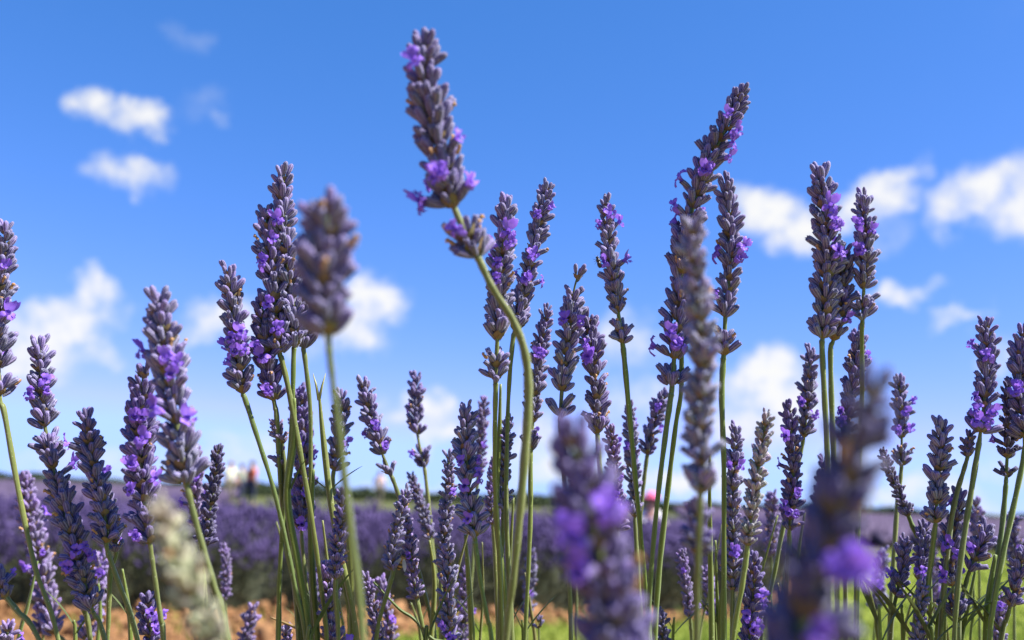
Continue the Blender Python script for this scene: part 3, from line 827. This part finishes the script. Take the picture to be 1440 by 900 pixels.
S('lavender spike with a narrow tip and two violet flowers, behind the big foreground spike', .355, 48, [(816,374),(806,415),(801,470),(792,530),(788,585)], [(789,610),(795,700),(800,800),(803,905)], [(818,450),(790,452),(830,480)], 'grey', [(.10,.16),(.86,.9)], spacing=4.8)
S('lavender spike leaning against the narrow-tipped one above the big foreground spike', .365, 46, [(824,438),(832,490),(838,550),(840,606)], [(842,640),(848,720),(850,820),(852,905)], [(824,492),(826,500)], 'plum')
S('freestanding lavender spike with a detached bottom whorl and the dark insect on it', .355, 40, [(852,274),(855,330),(864,400),(875,480)], [(877,495),(883,560),(893,670),(902,760),(909,840),(914,905)], [(859,298),(839,312),(846,362),(881,368)], 'grey', [(.80,.88)], stem_col=(.95,1.15,.6))
S('big foreground lavender spike with two broad violet flowers', .152, 132, [(793,575),(808,630),(822,690),(836,750),(852,820),(868,900),(880,965)], [(884,1000)], [(798,715),(852,685),(800,745)], 'violet', fs=1.1, rad=1.2, extra=0, spacing=4.9, nwh=10, shape=.6)
S('lavender spike with violet flowers close beside the big foreground spike', .40, 32, [(858,596),(862,640),(866,690),(868,745)], [(872,800),(880,905)], [(866,690),(872,660)], 'lilac')
S('slim lavender spike passing behind the freestanding stem', .42, 30, [(885,564),(888,620),(891,680),(893,730)], [(896,790),(902,905)], [(878,625)], 'grey')
S('little lavender spike on a slanting stem above the crouching pink figure', .45, 32, [(936,550),(926,575),(916,605),(911,636)], [(909,650),(904,690),(900,740),(898,830),(900,905)], [(925,570)], 'plum')
# --- right part
S('tall lavender spike leaning over at the top with several violet flowers', .362, 56, [(1047,118),(1030,160),(1008,205),(985,258),(968,320),(960,385)], [(958,450),(958,545),(950,600),(938,700),(927,800),(920,905)], [(1022,160),(1038,185),(1034,198),(998,232),(990,240),(950,248),(945,275),(1030,215)], 'plum', spacing=4.8, rad=1.3, stem_col=(.9,1.05,.65))
S('lavender spike below the leaning one, with a violet flowered foot and claw-like bottom whorl', .342, 60, [(978,300),(965,350),(957,420),(950,480),(945,545)], [(943,560),(936,610),(925,700),(916,800),(910,905)], [(942,470),(960,478),(950,490),(968,310),(940,300)], 'plum', [(.84,.90)], rad=1.3, stem_col=(.9,1.05,.65))
S('straight lavender spike with violet flowers at both edges and one stray bud below', .35, 48, [(1018,245),(1025,300),(1027,370),(1021,430),(1018,496)], [(1017,510),(1015,560),(1018,660),(1018,780),(1018,905)], [(1000,355),(1046,350),(1002,412),(1040,360)], 'grey', [(.83,.94)], rad=1.35, stem_col=(.95,1.1,.65))
S('slim greyish lavender spike standing in front of the straight one', .22, 60, [(974,308),(976,370),(984,450),(989,530),(984,600),(988,660),(985,688)], [(984,720),(982,780),(980,905)], [], 'ash', rad=.95, extra=0, spacing=5.0, stem_col=(1,1,.9))
S('low whorl of lavender buds on the slim greyish spike stem', .23, 52, [(978,705),(980,740),(980,775)], [(980,820),(979,905)], [], 'plum', extra=0, rad=.9)
S('pale greenish young lavender spike without flowers', .335, 35, [(1079,573),(1073,620),(1063,680),(1056,730),(1051,767)], [(1049,785),(1043,825),(1030,905)], [], 'pale', extra=0, opened=0, stem_col=(1.15,1.2,.9))
S('dark lavender spike with a violet flower high up, behind the pale young one', .37, 36, [(1034,597),(1032,650),(1030,715),(1031,780),(1030,835)], [(1030,860),(1030,905)], [(1043,648),(1025,655),(1033,768),(1036,775)], 'grey', [])
S('low lavender spike covered in violet flowers at the foot of the pale young one', .37, 42, [(1057,778),(1060,820),(1057,870),(1052,920)], [(1050,950)], [(1072,828),(1050,850),(1066,872),(1076,840),(1060,880),(1048,860)], 'violet', extra=0)
S('dark tipped lavender spike with violet flowers, overlapping the field edge', .40, 36, [(1107,567),(1114,620),(1115,680),(1110,746)], [(1110,760),(1107,800),(1100,905)], [(1122,688),(1103,600),(1100,705),(1120,710),(1108,720)], 'violet')
S('small lavender spike before the white cloud, on a slanting yellow green stem', .42, 33, [(1140,488),(1138,530),(1134,580),(1130,616)], [(1124,645),(1104,728),(1090,800),(1076,870),(1070,905)], [(1147,578),(1126,560)], 'grey', stem_col=(1.2,1.25,.9))
S('broad tall lavender spike with violet flowers on its sunny side', .345, 58, [(1152,228),(1158,290),(1163,360),(1160,420),(1157,472)], [(1156,490),(1160,570),(1164,660),(1166,760),(1166,905)], [(1174,296),(1178,310),(1186,345),(1180,358),(1168,285)], 'grey', spacing=4.6, stem_col=(1,1.05,.8))
S('half hidden lavender spike rising close behind the broad tall one', .36, 42, [(1186,345),(1186,390),(1183,430),(1172,478)], [(1168,495),(1170,580),(1173,660),(1176,760),(1178,905)], [(1195,440)], 'plum', stem_col=(.9,1.0,.9))
S('slender lavender spike with a detached bottom whorl, neighbour of the broad tall one', .355, 40, [(1212,265),(1216,315),(1216,370),(1213,449)], [(1212,465),(1212,560),(1208,650),(1206,760),(1204,905)], [(1207,318),(1206,345),(1228,322),(1210,355)], 'grey', [(.80,.89)], spacing=4.3, stem_col=(1,1.1,.8))
S('short lavender spike below the slender one, before the pale sky', .40, 42, [(1208,460),(1203,520),(1194,570),(1189,610)], [(1188,650),(1188,740),(1190,905)], [(1183,590),(1180,570)], 'plum')
S('huge shade-darkened violet lavender spike leaning close in the foreground', .122, 138, [(1238,505),(1222,555),(1203,620),(1180,700),(1157,780),(1130,870),(1108,960)], [(1098,1000)], [(1200,760),(1185,785),(1215,775),(1165,850)], 'deep', fs=.88, rad=1.2, extra=0, spacing=4.9, nwh=10, shape=.42)  # spike's self-shadow is painted in through the dark calyx tone
S('lavender spike with violet flowers and a bottom whorl, on a pale stem over the lawn', .42, 36, [(1262,528),(1267,570),(1268,610),(1268,652)], [(1266,675),(1261,720),(1256,800),(1250,905)], [(1274,578),(1280,602),(1262,600)], 'grey', [(.74,.83)], stem_col=(1.25,1.2,1.1))
S('thin lavender spike bending left on a dark slanting stem', .40, 24, [(1239,630),(1252,665),(1266,697),(1277,724)], [(1284,742),(1298,772),(1306,800),(1310,905)], [], 'grey', extra=0, stem_col=(.85,1,.7))
S('upright lavender spike of grey buds above the crowded low heads', .36, 42, [(1320,589),(1323,630),(1319,680),(1316,732)], [(1314,748),(1308,800),(1300,850),(1290,905)], [], 'grey', stem_col=(1,1.1,.7))
S('lavender spike with a violet flower in the crowded low heads', .36, 44, [(1349,690),(1345,735),(1338,790),(1343,862)], [(1345,880),(1348,910)], [(1347,770),(1322,820),(1330,760)], 'plum', [(.84,.9)])
S('short side-leaning lavender head with spreading buds over the lawn', .365, 40, [(1392,738),(1380,765),(1364,802)], [(1358,822),(1350,860),(1347,905)], [(1362,768)], 'plum', extra=0)
S('lavender head of dark buds low over the bright lawn', .375, 36, [(1273,752),(1270,790),(1260,840)], [(1256,860),(1252,905)], [(1240,800)], 'plum', extra=0, leaves=[(1258,870,-25,.8)])
S('short lavender head with a lilac flower among the low heads', .39, 34, [(1300,734),(1298,770),(1292,815)], [(1290,840),(1284,905)], [(1287,797),(1300,800)], 'plum', extra=0)
S('low grey lavender spike rising alone from the leaves', .36, 27, [(1297,811),(1296,850),(1291,915)], [(1290,940)], [], 'grey', extra=0, leaves=[(1300,905,22,.9),(1285,905,-30,.9)])
S('thick lavender spike with bright violet flowers, tallest over the lawn', .35, 46, [(1385,445),(1388,500),(1385,555),(1378,614)], [(1376,628),(1366,690),(1352,780),(1345,850),(1342,905)], [(1390,503),(1366,578),(1396,568),(1372,590),(1365,560),(1390,590)], 'plum', spacing=4.5, stem_col=(1.1,1.15,.9))
S('small stray bud cluster beside the foot of the tallest spike over the lawn', .36, 26, [(1366,606),(1362,620),(1361,640)], [(1355,662),(1344,700),(1334,760),(1322,905)], [], 'plum', extra=0)
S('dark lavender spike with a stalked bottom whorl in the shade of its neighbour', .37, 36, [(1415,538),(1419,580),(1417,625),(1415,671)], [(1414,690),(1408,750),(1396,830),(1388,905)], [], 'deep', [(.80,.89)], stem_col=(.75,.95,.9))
S('lavender spike with a violet flower beside the dark stalked-whorl spike', .355, 46, [(1441,456),(1436,510),(1436,560),(1441,612)], [(1440,640),(1428,700),(1408,790),(1396,860),(1392,905)], [(1428,552),(1424,545)], 'plum', stem_col=(.95,1.1,.8))
S('lavender spike low at the edge of the lawn on a curved green stem', .36, 38, [(1441,766),(1433,805),(1421,850)], [(1416,870),(1407,905)], [], 'plum', extra=0, leaves=[(1412,890,-28,.7)])
S('tiny lavender tip with a violet flower down among the stems', .42, 28, [(1409,838),(1406,870),(1404,910)], [(1404,940)], [(1406,852)], 'lilac', extra=0)
S('slim pale lavender spike beside the foreground stem, before the green lawn', .45, 24, [(958,770),(963,810),(968,845),(971,872)], [(972,885),(973,905)], [(961,800),(982,850)], 'lilac', extra=0)
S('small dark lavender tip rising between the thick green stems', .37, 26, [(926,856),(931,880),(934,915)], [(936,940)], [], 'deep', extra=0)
S('violet flowered lavender tip before the soil path, behind the pale foreground spike', .40, 42, [(206,836),(209,870),(213,912)], [(214,940)], [(213,848),(236,866),(222,875),(218,860)], 'violet', extra=0)
S('whitish unripe lavender spike standing close in the foreground', .145, 62, [(216,690),(234,745),(260,812),(290,880),(322,960)], [(335,1000)], [], 'cream', rad=1.0, extra=0, opened=0, spacing=5.0, shape=.6)
S('tiny lavender tip at the foot of the bundled green stems', .40, 18, [(404,876),(403,892),(403,915)], [(403,940)], [], 'lilac', extra=0, rad=.8)
S('thin lone seedling bud on a short stem over the lawn', .45, 12, [(758,866),(758,876),(758,884)], [(758,905)], [], 'plum', extra=0, rad=.6, nwh=4)
S('dark lavender spike below the field edge with violet flowers behind the dark huge spike', .45, 34, [(1160,640),(1158,680),(1152,730)], [(1148,780),(1140,905)], [(1155,680)], 'violet')

# bare stems without a flower spike
def bare(label, d, pts, rad=1.2, col=(1, 1, 1), leaves=(), split=False):
    seed_n[0] += 1
    r = random.Random(2000 + seed_n[0])
    P = [at(x, y, d) for x, y in pts]
    last = P[-1]; root = Vector((last.x * .75, max(.25, last.y * .8 + .1), .34))
    path = catmull(P + [last + (last - P[-2]).normalized() * .04 + Vector((0, 0, -.02)), root], 8)
    emp = bpy.data.objects.new('lavender_stalk', None); emp.location = root; C.objects.link(emp)
    tag(emp, label, 'lavender', 'bare lavender stalks of the near bush')
    n = len(path)
    V, F, A = tube([p - root for p in path], [rad * MM * (.5 + .5 * min(1, i / 10)) for i in range(n)], 8, .035, .13)
    o = mesh_obj('stem', V, F, MAT['stem'], emp, True, {'rib': A}); o.color = col + (1,)
    rt = CAM_R @ Vector((1, 0, 0)); upv = CAM_R @ Vector((0, 1, 0)); einv = Matrix.Translation(root).inverted()
    for (lx, ly, ang, ls) in leaves:
        best = min(path, key=lambda q: ((q - Vector((0, 0, .75))) / (q - Vector((0, 0, .75))).dot(FWD) - raydir(lx, ly)).length)
        D = upv * math.cos(R(ang)) + rt * math.sin(R(ang)) - FWD * r.uniform(-.2, .2)
        place(r.choice(LEAF), 'leaf', basis(best, D, rt * math.copysign(1, ang) - FWD * .3, ls), emp, einv)
    if split:
        for s in (-1, 1):
            q = path[0]
            pts2 = [q - root + Vector((0, 0, -.002)), q - root + rt * s * .0012 + upv * .004, q - root + rt * s * .0026 + upv * .009]
            V, F, A = tube(pts2, [.7 * MM, .5 * MM, .15 * MM], 6)
            o = mesh_obj('split_tip', V, F, MAT['stem'], emp, True, {'rib': A}); o.color = (2.2, 1.9, 2.6, 1)
    return emp
bare('bare pale broken stalk with a split straw tip and leaf pair', .37, [(449,556),(454,610),(463,690),(473,750),(490,830),(503,905)], 1.15, (1.25, 1.2, 1.1), [(464,692,-48,.45),(464,694,42,.5)], True)
bare('headless green stalk in the middle of the stem bundle', .355, [(414,560),(413,620),(404,700),(420,800),(436,905)], 1.3, (1, 1.1, .6), [(414,700,14,.5)])
bare('straight headless green stalk closing the stem bundle', .365, [(441,660),(438,740),(440,820),(446,905)], 1.2, (.9, 1.05, .6))
bare('headless light green stalk behind the slim greyish spike', .38, [(998,640),(998,720),(999,780),(1001,905)], 1.1, (1.1, 1.2, .8), [(1000,782,50,.28)])
bare('thin headless stalk crossing low over the orange soil', .39, [(525,818),(560,855),(600,892)], .6, (.7, .8, .6))
bare('headless green stalk rising between the two central twins', .37, [(704,540),(702,620),(698,720),(708,820),(714,905)], 1.15, (1.1, 1.15, .75))
bare('pale headless stalk beside the dark cup of the bright violet spike', .42, [(654,752),(658,800),(664,905)], 1.3, (1.4, 1.35, 1.1))
bare('green stalk with broad curled leaves low before the lawn', .355, [(1310,880),(1312,905)], 1.0, (1, 1.1, .7), [(1312,905,46,1.0),(1310,900,-18,.8)])
bare('green stalk with long narrow leaves at the foot of the bee stalk', .36, [(600,880),(598,905)], 1.0, (.9, 1, .7), [(598,900,16,.85),(600,904,-8,.5)])
bare('green stalk with one dark slanting leaf before the stem bundle', .35, [(436,880),(432,905)], 1.0, (.8, .9, .6), [(434,900,18,.95)])
bare('bright green leafy stalk below the dark huge spike', .36, [(1236,850),(1238,905)], 1.0, (1, 1.15, .7), [(1236,885,-16,.9),(1237,900,24,.9)])

for (lab, d_, pts_, rad_, col_, lv_) in [
 ('pale green stalk standing left of the swan-neck stem', .40, [(722,700),(718,780),(714,905)], 1.0, (1.2, 1.2, .9), []),
 ('light green stalk between the bee spike and frilly spike', .41, [(604,760),(611,820),(606,905)], 1.1, (1.3, 1.25, .9), [(606,880,14,.6)]),
 ('yellow green stalk beside the blurred stem of the round head', .38, [(484,700),(492,780),(496,905)], 1.25, (1.15, 1.2, .7), []),
 ('thin green stalk right of the low crowded heads', .38, [(1372,800),(1362,850),(1352,905)], .9, (1, 1.1, .7), [(1360,880,34,.7)]),
 ('thick green stalk forked with leaves under the dark stalked-whorl spike', .36, [(1400,780),(1390,840),(1386,905)], 1.3, (.9, 1.1, .6), [(1392,850,30,.6),(1390,880,-26,.7)]),
 ('slim yellow green stalk among the low crowded heads', .37, [(1330,800),(1322,850),(1316,905)], .9, (1.2, 1.25, .8), [(1324,880,-30,.8),(1320,890,28,.6)]),
 ('short green stalk with paired leaves left of the low grey spike', .37, [(1268,850),(1270,905)], 1.0, (1, 1.15, .7), [(1269,870,-34,.8),(1269,880,30,.8)]),
 ('pale green stalk at the foot of the tallest spike over the lawn', .39, [(1336,760),(1330,830),(1328,905)], 1.0, (1.25, 1.25, 1), []),
 ('green stalk leaning away from the dark tipped spike', .41, [(1132,720),(1120,800),(1112,905)], 1.0, (1.1, 1.15, .8), []),
 ('slim green stalk between the thick pair and the straight spike', .40, [(1006,760),(1008,830),(1011,905)], .9, (1.1, 1.2, .7), [(1009,880,-22,.6)]),
 ('green stalk with small leaves behind the pale foreground spike', .39, [(172,800),(180,850),(184,905)], .9, (1, 1.1, .7), [(180,870,-24,.5)]),
 ('dead brown stalk fallen across the foot of the stem bundle', .385, [(380,868),(420,884),(466,905)], .7, (1.6, .9, .9), []),
 ('thin straw coloured dead stalk near the pale young spike', .39, [(1094,820),(1098,860),(1100,905)], .7, (2.0, 1.5, 1.6), []),
 ('leafy green shoot below the leaning flowerless spike', .40, [(104,872),(106,905)], .9, (1, 1.1, .7), [(105,880,-28,.6),(105,890,26,.6)]),
 ('leafy green shoot rising beside the lone seedling bud', .40, [(734,872),(736,905)], .9, (1, 1.1, .7), [(735,885,-22,.6),(736,890,30,.7)]),
 ('leafy shoot with several narrow leaves under the low heads', .38, [(1352,860),(1350,905)], .9, (1, 1.1, .7), [(1351,870,44,.8),(1350,885,-40,.8),(1350,895,18,.8)]),
 ('leafy green shoot beside the small dark lavender tip', .40, [(948,868),(946,905)], .9, (1, 1.1, .7), [(947,884,-24,.6),(947,890,34,.7)]),
]:
    bare(lab, d_, pts_, rad_, col_, lv_)

# thin stems and small heads crowding the feet of the stalks
rr_ = random.Random(77)
for (x0, x1, n) in ((350, 520, 5), (590, 770, 5), (900, 1090, 5), (1215, 1435, 7), (20, 190, 2)):
    for _ in range(n):
        xb = rr_.uniform(x0, x1); yt = rr_.uniform(700, 850); sl = rr_.uniform(-.28, .28)
        bare('thin headless green lavender stem among the feet of the taller stalks', rr_.uniform(.39, .5), [(xb + sl * (905 - yt), yt), (xb + sl * (905 - yt) * .45 + rr_.uniform(-4, 4), (yt + 905) / 2), (xb, 905)], rr_.uniform(.6, .9),
             (rr_.uniform(.8, 1.3), rr_.uniform(.95, 1.2), rr_.uniform(.6, .9)), [(xb, 885, rr_.choice((-1, 1)) * rr_.uniform(12, 40), rr_.uniform(.4, .8))] if rr_.random() < .6 else [])
LOW = ['small low spike at the foot of the straight closing stalk of the stem bundle',
 'small low spike behind the bee, over the orange soil',
 'small low spike right of the swan-neck stem foot',
 'small spike hidden behind the big two-flowered foreground spike',
 'small low spike behind the lower buds of the big foreground spike',
 'small low spike between the slim greyish stem and the straight stem',
 'small low spike right of the pale greenish young spike',
 'small low spike just right of the huge shade-darkened violet spike',
 'small low spike below the upright grey spike of the crowded heads',
 'small spike behind the tallest spike over the lawn',
 'small low spike behind the dark stalked-whorl spike',
 'lowest small spike beside the curved green stem at the lawn edge',
 'small low spike behind the violet-footed leaning spike',
 'small low spike alone over the soil, left of the stem bundle']
for li, (x, y) in enumerate(((436, 800), (548, 812), (742, 770), (812, 640), (870, 800), (1002, 800), (1085, 690), (1232, 770), (1318, 770), (1376, 700), (1426, 720), (1398, 860), (60, 800), (345, 850))):
    ln = rr_.uniform(60, 100); lean = rr_.uniform(-.2, .2)
    S(LOW[li], rr_.uniform(.46, .58), rr_.uniform(24, 32), [(x + lean * ln, y), (x + lean * ln * .4, y + ln * .5), (x, y + ln)], [(x - lean * 20, y + ln + 30), (x - lean * 40, max(905, y + ln + 70))],
      [(x + 6, y + ln * .6)] if rr_.random() < .6 else [], rr_.choice(('lilac', 'plum', 'grey')), extra=0, rad=.9)

# ------------------------------------------------------------------ insects
def ell(name, parent, c, rad3, mat, rot=None, seg=12, rings=8, bands=None):
    V, F = [], []
    for i in range(rings + 1):
        a = math.pi * i / rings
        for k in range(seg):
            b_ = 2 * math.pi * k / seg
            V.append(Vector((math.sin(a) * math.cos(b_) * rad3[0], math.sin(a) * math.sin(b_) * rad3[1], math.cos(a) * rad3[2])))
    for i in range(rings):
        for k in range(seg):
            k2 = (k + 1) % seg
            F.append((i * seg + k, (i + 1) * seg + k, (i + 1) * seg + k2, i * seg + k2))
    if rot: V = [rot @ v for v in V]
    V = [v + Vector(c) for v in V]
    o = mesh_obj(name, V, F, mat, parent)
    if bands:
        o.data.materials.append(bands)
        for p in o.data.polygons:
            if (p.index // seg) % 2: p.material_index = 1
    return o
def insect(name, label, cat, px, py, d, s, axis_px, fur, dark, wings):
    p = at(px, py, d)
    rt = CAM_R @ Vector((1, 0, 0)); upv = CAM_R @ Vector((0, 1, 0))
    z = (rt * axis_px[0] + upv * axis_px[1]).normalized()
    M = basis(p, z, -FWD, s)
    e = bpy.data.objects.new(name, None); e.matrix_world = M; C.objects.link(e)
    tag(e, label, cat)
    ell('abdomen', e, (0, 0, -4.2 * MM), (2.0 * MM, 2.1 * MM, 3.6 * MM), fur, bands=dark)
    ell('thorax', e, (0, 0, 0), (2.0 * MM, 2.1 * MM, 2.1 * MM), fur)
    ell('head', e, (0, 0, 2.7 * MM), (1.3 * MM, 1.6 * MM, 1.1 * MM), dark)
    for s_ in (-1, 1):
        V, F, A = tube([Vector((.4 * MM, s_ * .5 * MM, 3.4 * MM)), Vector((.8 * MM, s_ * 1.0 * MM, 4.6 * MM)), Vector((.3 * MM, s_ * 1.7 * MM, 5.6 * MM))], [.14 * MM] * 3, 5)
        mesh_obj('antenna', V, F, dark, e)
        for q in (-1.2, 0, 1.2):
            V, F, A = tube([Vector((-1.2 * MM, s_ * 1.2 * MM, q * MM * .8)), Vector((-2.2 * MM, s_ * 3.2 * MM, q * 1.7 * MM)), Vector((-4.0 * MM, s_ * 3.9 * MM, q * 2.4 * MM))], [.25 * MM, .2 * MM, .12 * MM], 5)
            mesh_obj('leg', V, F, dark, e)
        if wings:
            V = []
            for i in range(7):
                t = i / 6; w = (1.5 * math.sin(math.pi * min(.95, .1 + t * .85))) * MM
                c = Vector((1.9 * MM + t * 1.0 * MM, s_ * (1.0 + 3.2 * t) * MM, (.8 - 7.5 * t) * MM))
                V += [c + Vector((0, s_ * w, 0)), c - Vector((0, s_ * w, 0))]
            mesh_obj('wing', V, [(2 * i, 2 * i + 1, 2 * i + 3, 2 * i + 2) for i in range(6)], wings, e)
insect('honey_bee', 'brown and amber honey bee clinging between two lavender spikes', 'bee', 566, 786, .372, .62, (.35, 1), MAT['bee_fur'], MAT['bee_dark'], MAT['wing'])
insect('small_beetle', 'tiny black insect on a flower of the freestanding spike', 'insect', 841, 366, .347, .40, (-.3, 1), MAT['bee_dark'], MAT['bee_dark'], None)

# ------------------------------------------------------------------ visitors in the field
def cloth(name, c1, c2):
    if name not in MAT: simple(name, c1, c2, 9, 0.85)
    return MAT[name]
def skin_mesh(name, verts, edges, radii, mat, parent, root=0, sub=2):
    me = bpy.data.meshes.new(name); me.from_pydata(verts, edges, [])
    o = bpy.data.objects.new(name, me); C.objects.link(o); o.parent = parent
    sk = o.modifiers.new('skin', 'SKIN'); sk.use_smooth_shade = True
    sv = me.skin_vertices[0].data if me.skin_vertices else None
    if sv is None:
        bm = bmesh.new(); bm.from_mesh(me); lay = bm.verts.layers.skin.verify(); bm.to_mesh(me); bm.free(); sv = me.skin_vertices[0].data
    for i, q in enumerate(radii):
        sv[i].radius = q if isinstance(q, tuple) else (q, q); sv[i].use_root = (i == root)
    ss = o.modifiers.new('sub', 'SUBSURF'); ss.levels = sub; ss.render_levels = sub
    me.materials.append(mat)
    return o
simple('skin_tone', (.50, .30, .21), (.58, .37, .27), 20, .6)
def person(label, loc, rz, h, top, legs, hair, crouch=False, hat=None):
    e = bpy.data.objects.new('person', None); e.location = loc; e.rotation_euler = (0, 0, rz); e.scale = (h / 1.7,) * 3; C.objects.link(e)
    tag(e, label, 'person', 'visitors walking in the field')
    if not crouch:
        J = dict(pel=(0,0,.93), waist=(0,0,1.08), chest=(0,.0,1.30), neck=(0,0,1.46), head=(0,-.02,1.60), crown=(0,-.01,1.68),
                 ls=(.18,0,1.40), le=(.25,.03,1.13), lh=(.24,-.08,.88), lf=(.24,-.10,.78), rs=(-.18,0,1.40), re=(-.25,.03,1.13), rh=(-.24,-.06,.88), rf=(-.24,-.08,.78),
                 lt=(.10,0,.88), lk=(.11,-.04,.50), la=(.11,.05,.09), lo=(.12,-.13,.03), rt=(-.10,0,.88), rk=(-.11,-.10,.50), ra=(-.11,-.06,.09), ro=(-.12,-.24,.03))
    else:
        J = dict(pel=(0,.10,.34), waist=(0,.08,.47), chest=(0,-.04,.66), neck=(0,-.10,.80), head=(0,-.14,.93), crown=(0,-.14,1.01),
                 ls=(.17,-.05,.74), le=(.26,-.20,.54), lh=(.16,-.38,.50), lf=(.12,-.46,.50), rs=(-.17,-.05,.74), re=(-.26,-.20,.54), rh=(-.16,-.38,.50), rf=(-.12,-.46,.50),
                 lt=(.10,.06,.32), lk=(.14,-.30,.48), la=(.12,.02,.09), lo=(.13,-.16,.03), rt=(-.10,.06,.32), rk=(-.14,-.30,.48), ra=(-.12,.02,.09), ro=(-.13,-.16,.03))
    keys = list(J); ix = {k: i for i, k in enumerate(keys)}
    E = [('pel','waist'),('waist','chest'),('chest','neck'),('neck','head'),('head','crown'),('chest','ls'),('ls','le'),('le','lh'),('lh','lf'),('chest','rs'),('rs','re'),('re','rh'),('rh','rf'),
         ('pel','lt'),('lt','lk'),('lk','la'),('la','lo'),('pel','rt'),('rt','rk'),('rk','ra'),('ra','ro')]
    rad = dict(pel=.13, waist=.12, chest=.14, neck=.055, head=.095, crown=.06, ls=.06, le=.042, lh=.032, lf=.025, rs=.06, re=.042, rh=.032, rf=.025, lt=.085, lk=.06, la=.042, lo=.035, rt=.085, rk=.06, ra=.042, ro=.035)
    skin_mesh('body', [J[k] for k in keys], [(ix[a], ix[b_]) for a, b_ in E], [rad[k] for k in keys], MAT['skin_tone'], e)
    def part(name, ks, es, grow, mat):
        idx = {k: i for i, k in enumerate(ks)}
        skin_mesh(name, [J[k] for k in ks], [(idx[a], idx[b_]) for a, b_ in es], [rad[k] * grow + .012 for k in ks], mat, e)
    part('shirt', ['pel','waist','chest','ls','le','rs','re'], [('pel','waist'),('waist','chest'),('chest','ls'),('ls','le'),('chest','rs'),('rs','re')], 1.12, top)
    part('trousers', ['pel','lt','lk','la','rt','rk','ra'], [('pel','lt'),('lt','lk'),('lk','la'),('pel','rt'),('rt','rk'),('rk','ra')], 1.1, legs)
    hc = Vector(J['head']) + Vector((0, .025, .045))
    ell('hair', e, hc, (.105, .115, .11), hair)
    if hat:
        ell('hat', e, hc + Vector((0, -.01, .05)), (.115, .125, .085), hat)
        ell('hat_brim', e, hc + Vector((0, -.02, .03)), (.19, .20, .016), hat)
hair_d = cloth('hair_dark', (.03, .02, .015), (.07, .045, .03)); hair_l = cloth('hair_brown', (.12, .07, .035), (.2, .12, .06))
navy = cloth('trousers_navy', (.02, .025, .05), (.04, .045, .08)); khaki = cloth('trousers_khaki', (.16, .14, .09), (.22, .19, .13))
red = cloth('shirt_red', (.62, .13, .06), (.72, .18, .09)); yellow = cloth('shirt_yellow', (.74, .68, .40), (.8, .75, .5)); white = cloth('shirt_white', (.76, .75, .73), (.82, .81, .8))
pink = cloth('hat_pink', (.78, .14, .27), (.85, .22, .36)); peach = cloth('shirt_peach', (.74, .50, .40), (.8, .58, .48)); green = cloth('shirt_olive', (.22, .26, .18), (.3, .32, .24))
def stand(px, depth):
    # a point on the ground below the horizon at that column
    p = at(px, 690, depth); return (p.x, p.y, 0.0)
person('person in an orange red shirt walking beyond the lavender field', stand(352, 36), 2.6, 1.68, red, navy, hair_d)
person('person in a pale yellow shirt beyond the lavender field', stand(322, 37), .4, 1.66, yellow, khaki, hair_l)
person('person in an olive shirt beyond the lavender field', stand(338, 39), 1.2, 1.62, green, navy, hair_d)
person('person in a peach top standing alone past the grass strip', stand(533, 42), 3.0, 1.62, peach, khaki, hair_l)
person('person in a white shirt and brown hair near the grass strip', stand(657, 44), 2.2, 1.5, white, khaki, hair_l)
person('crouching person in a pink sun hat and white shirt among the lavender', stand(910, 12.4), .5, 1.35, white, pink, hair_l, True, pink)
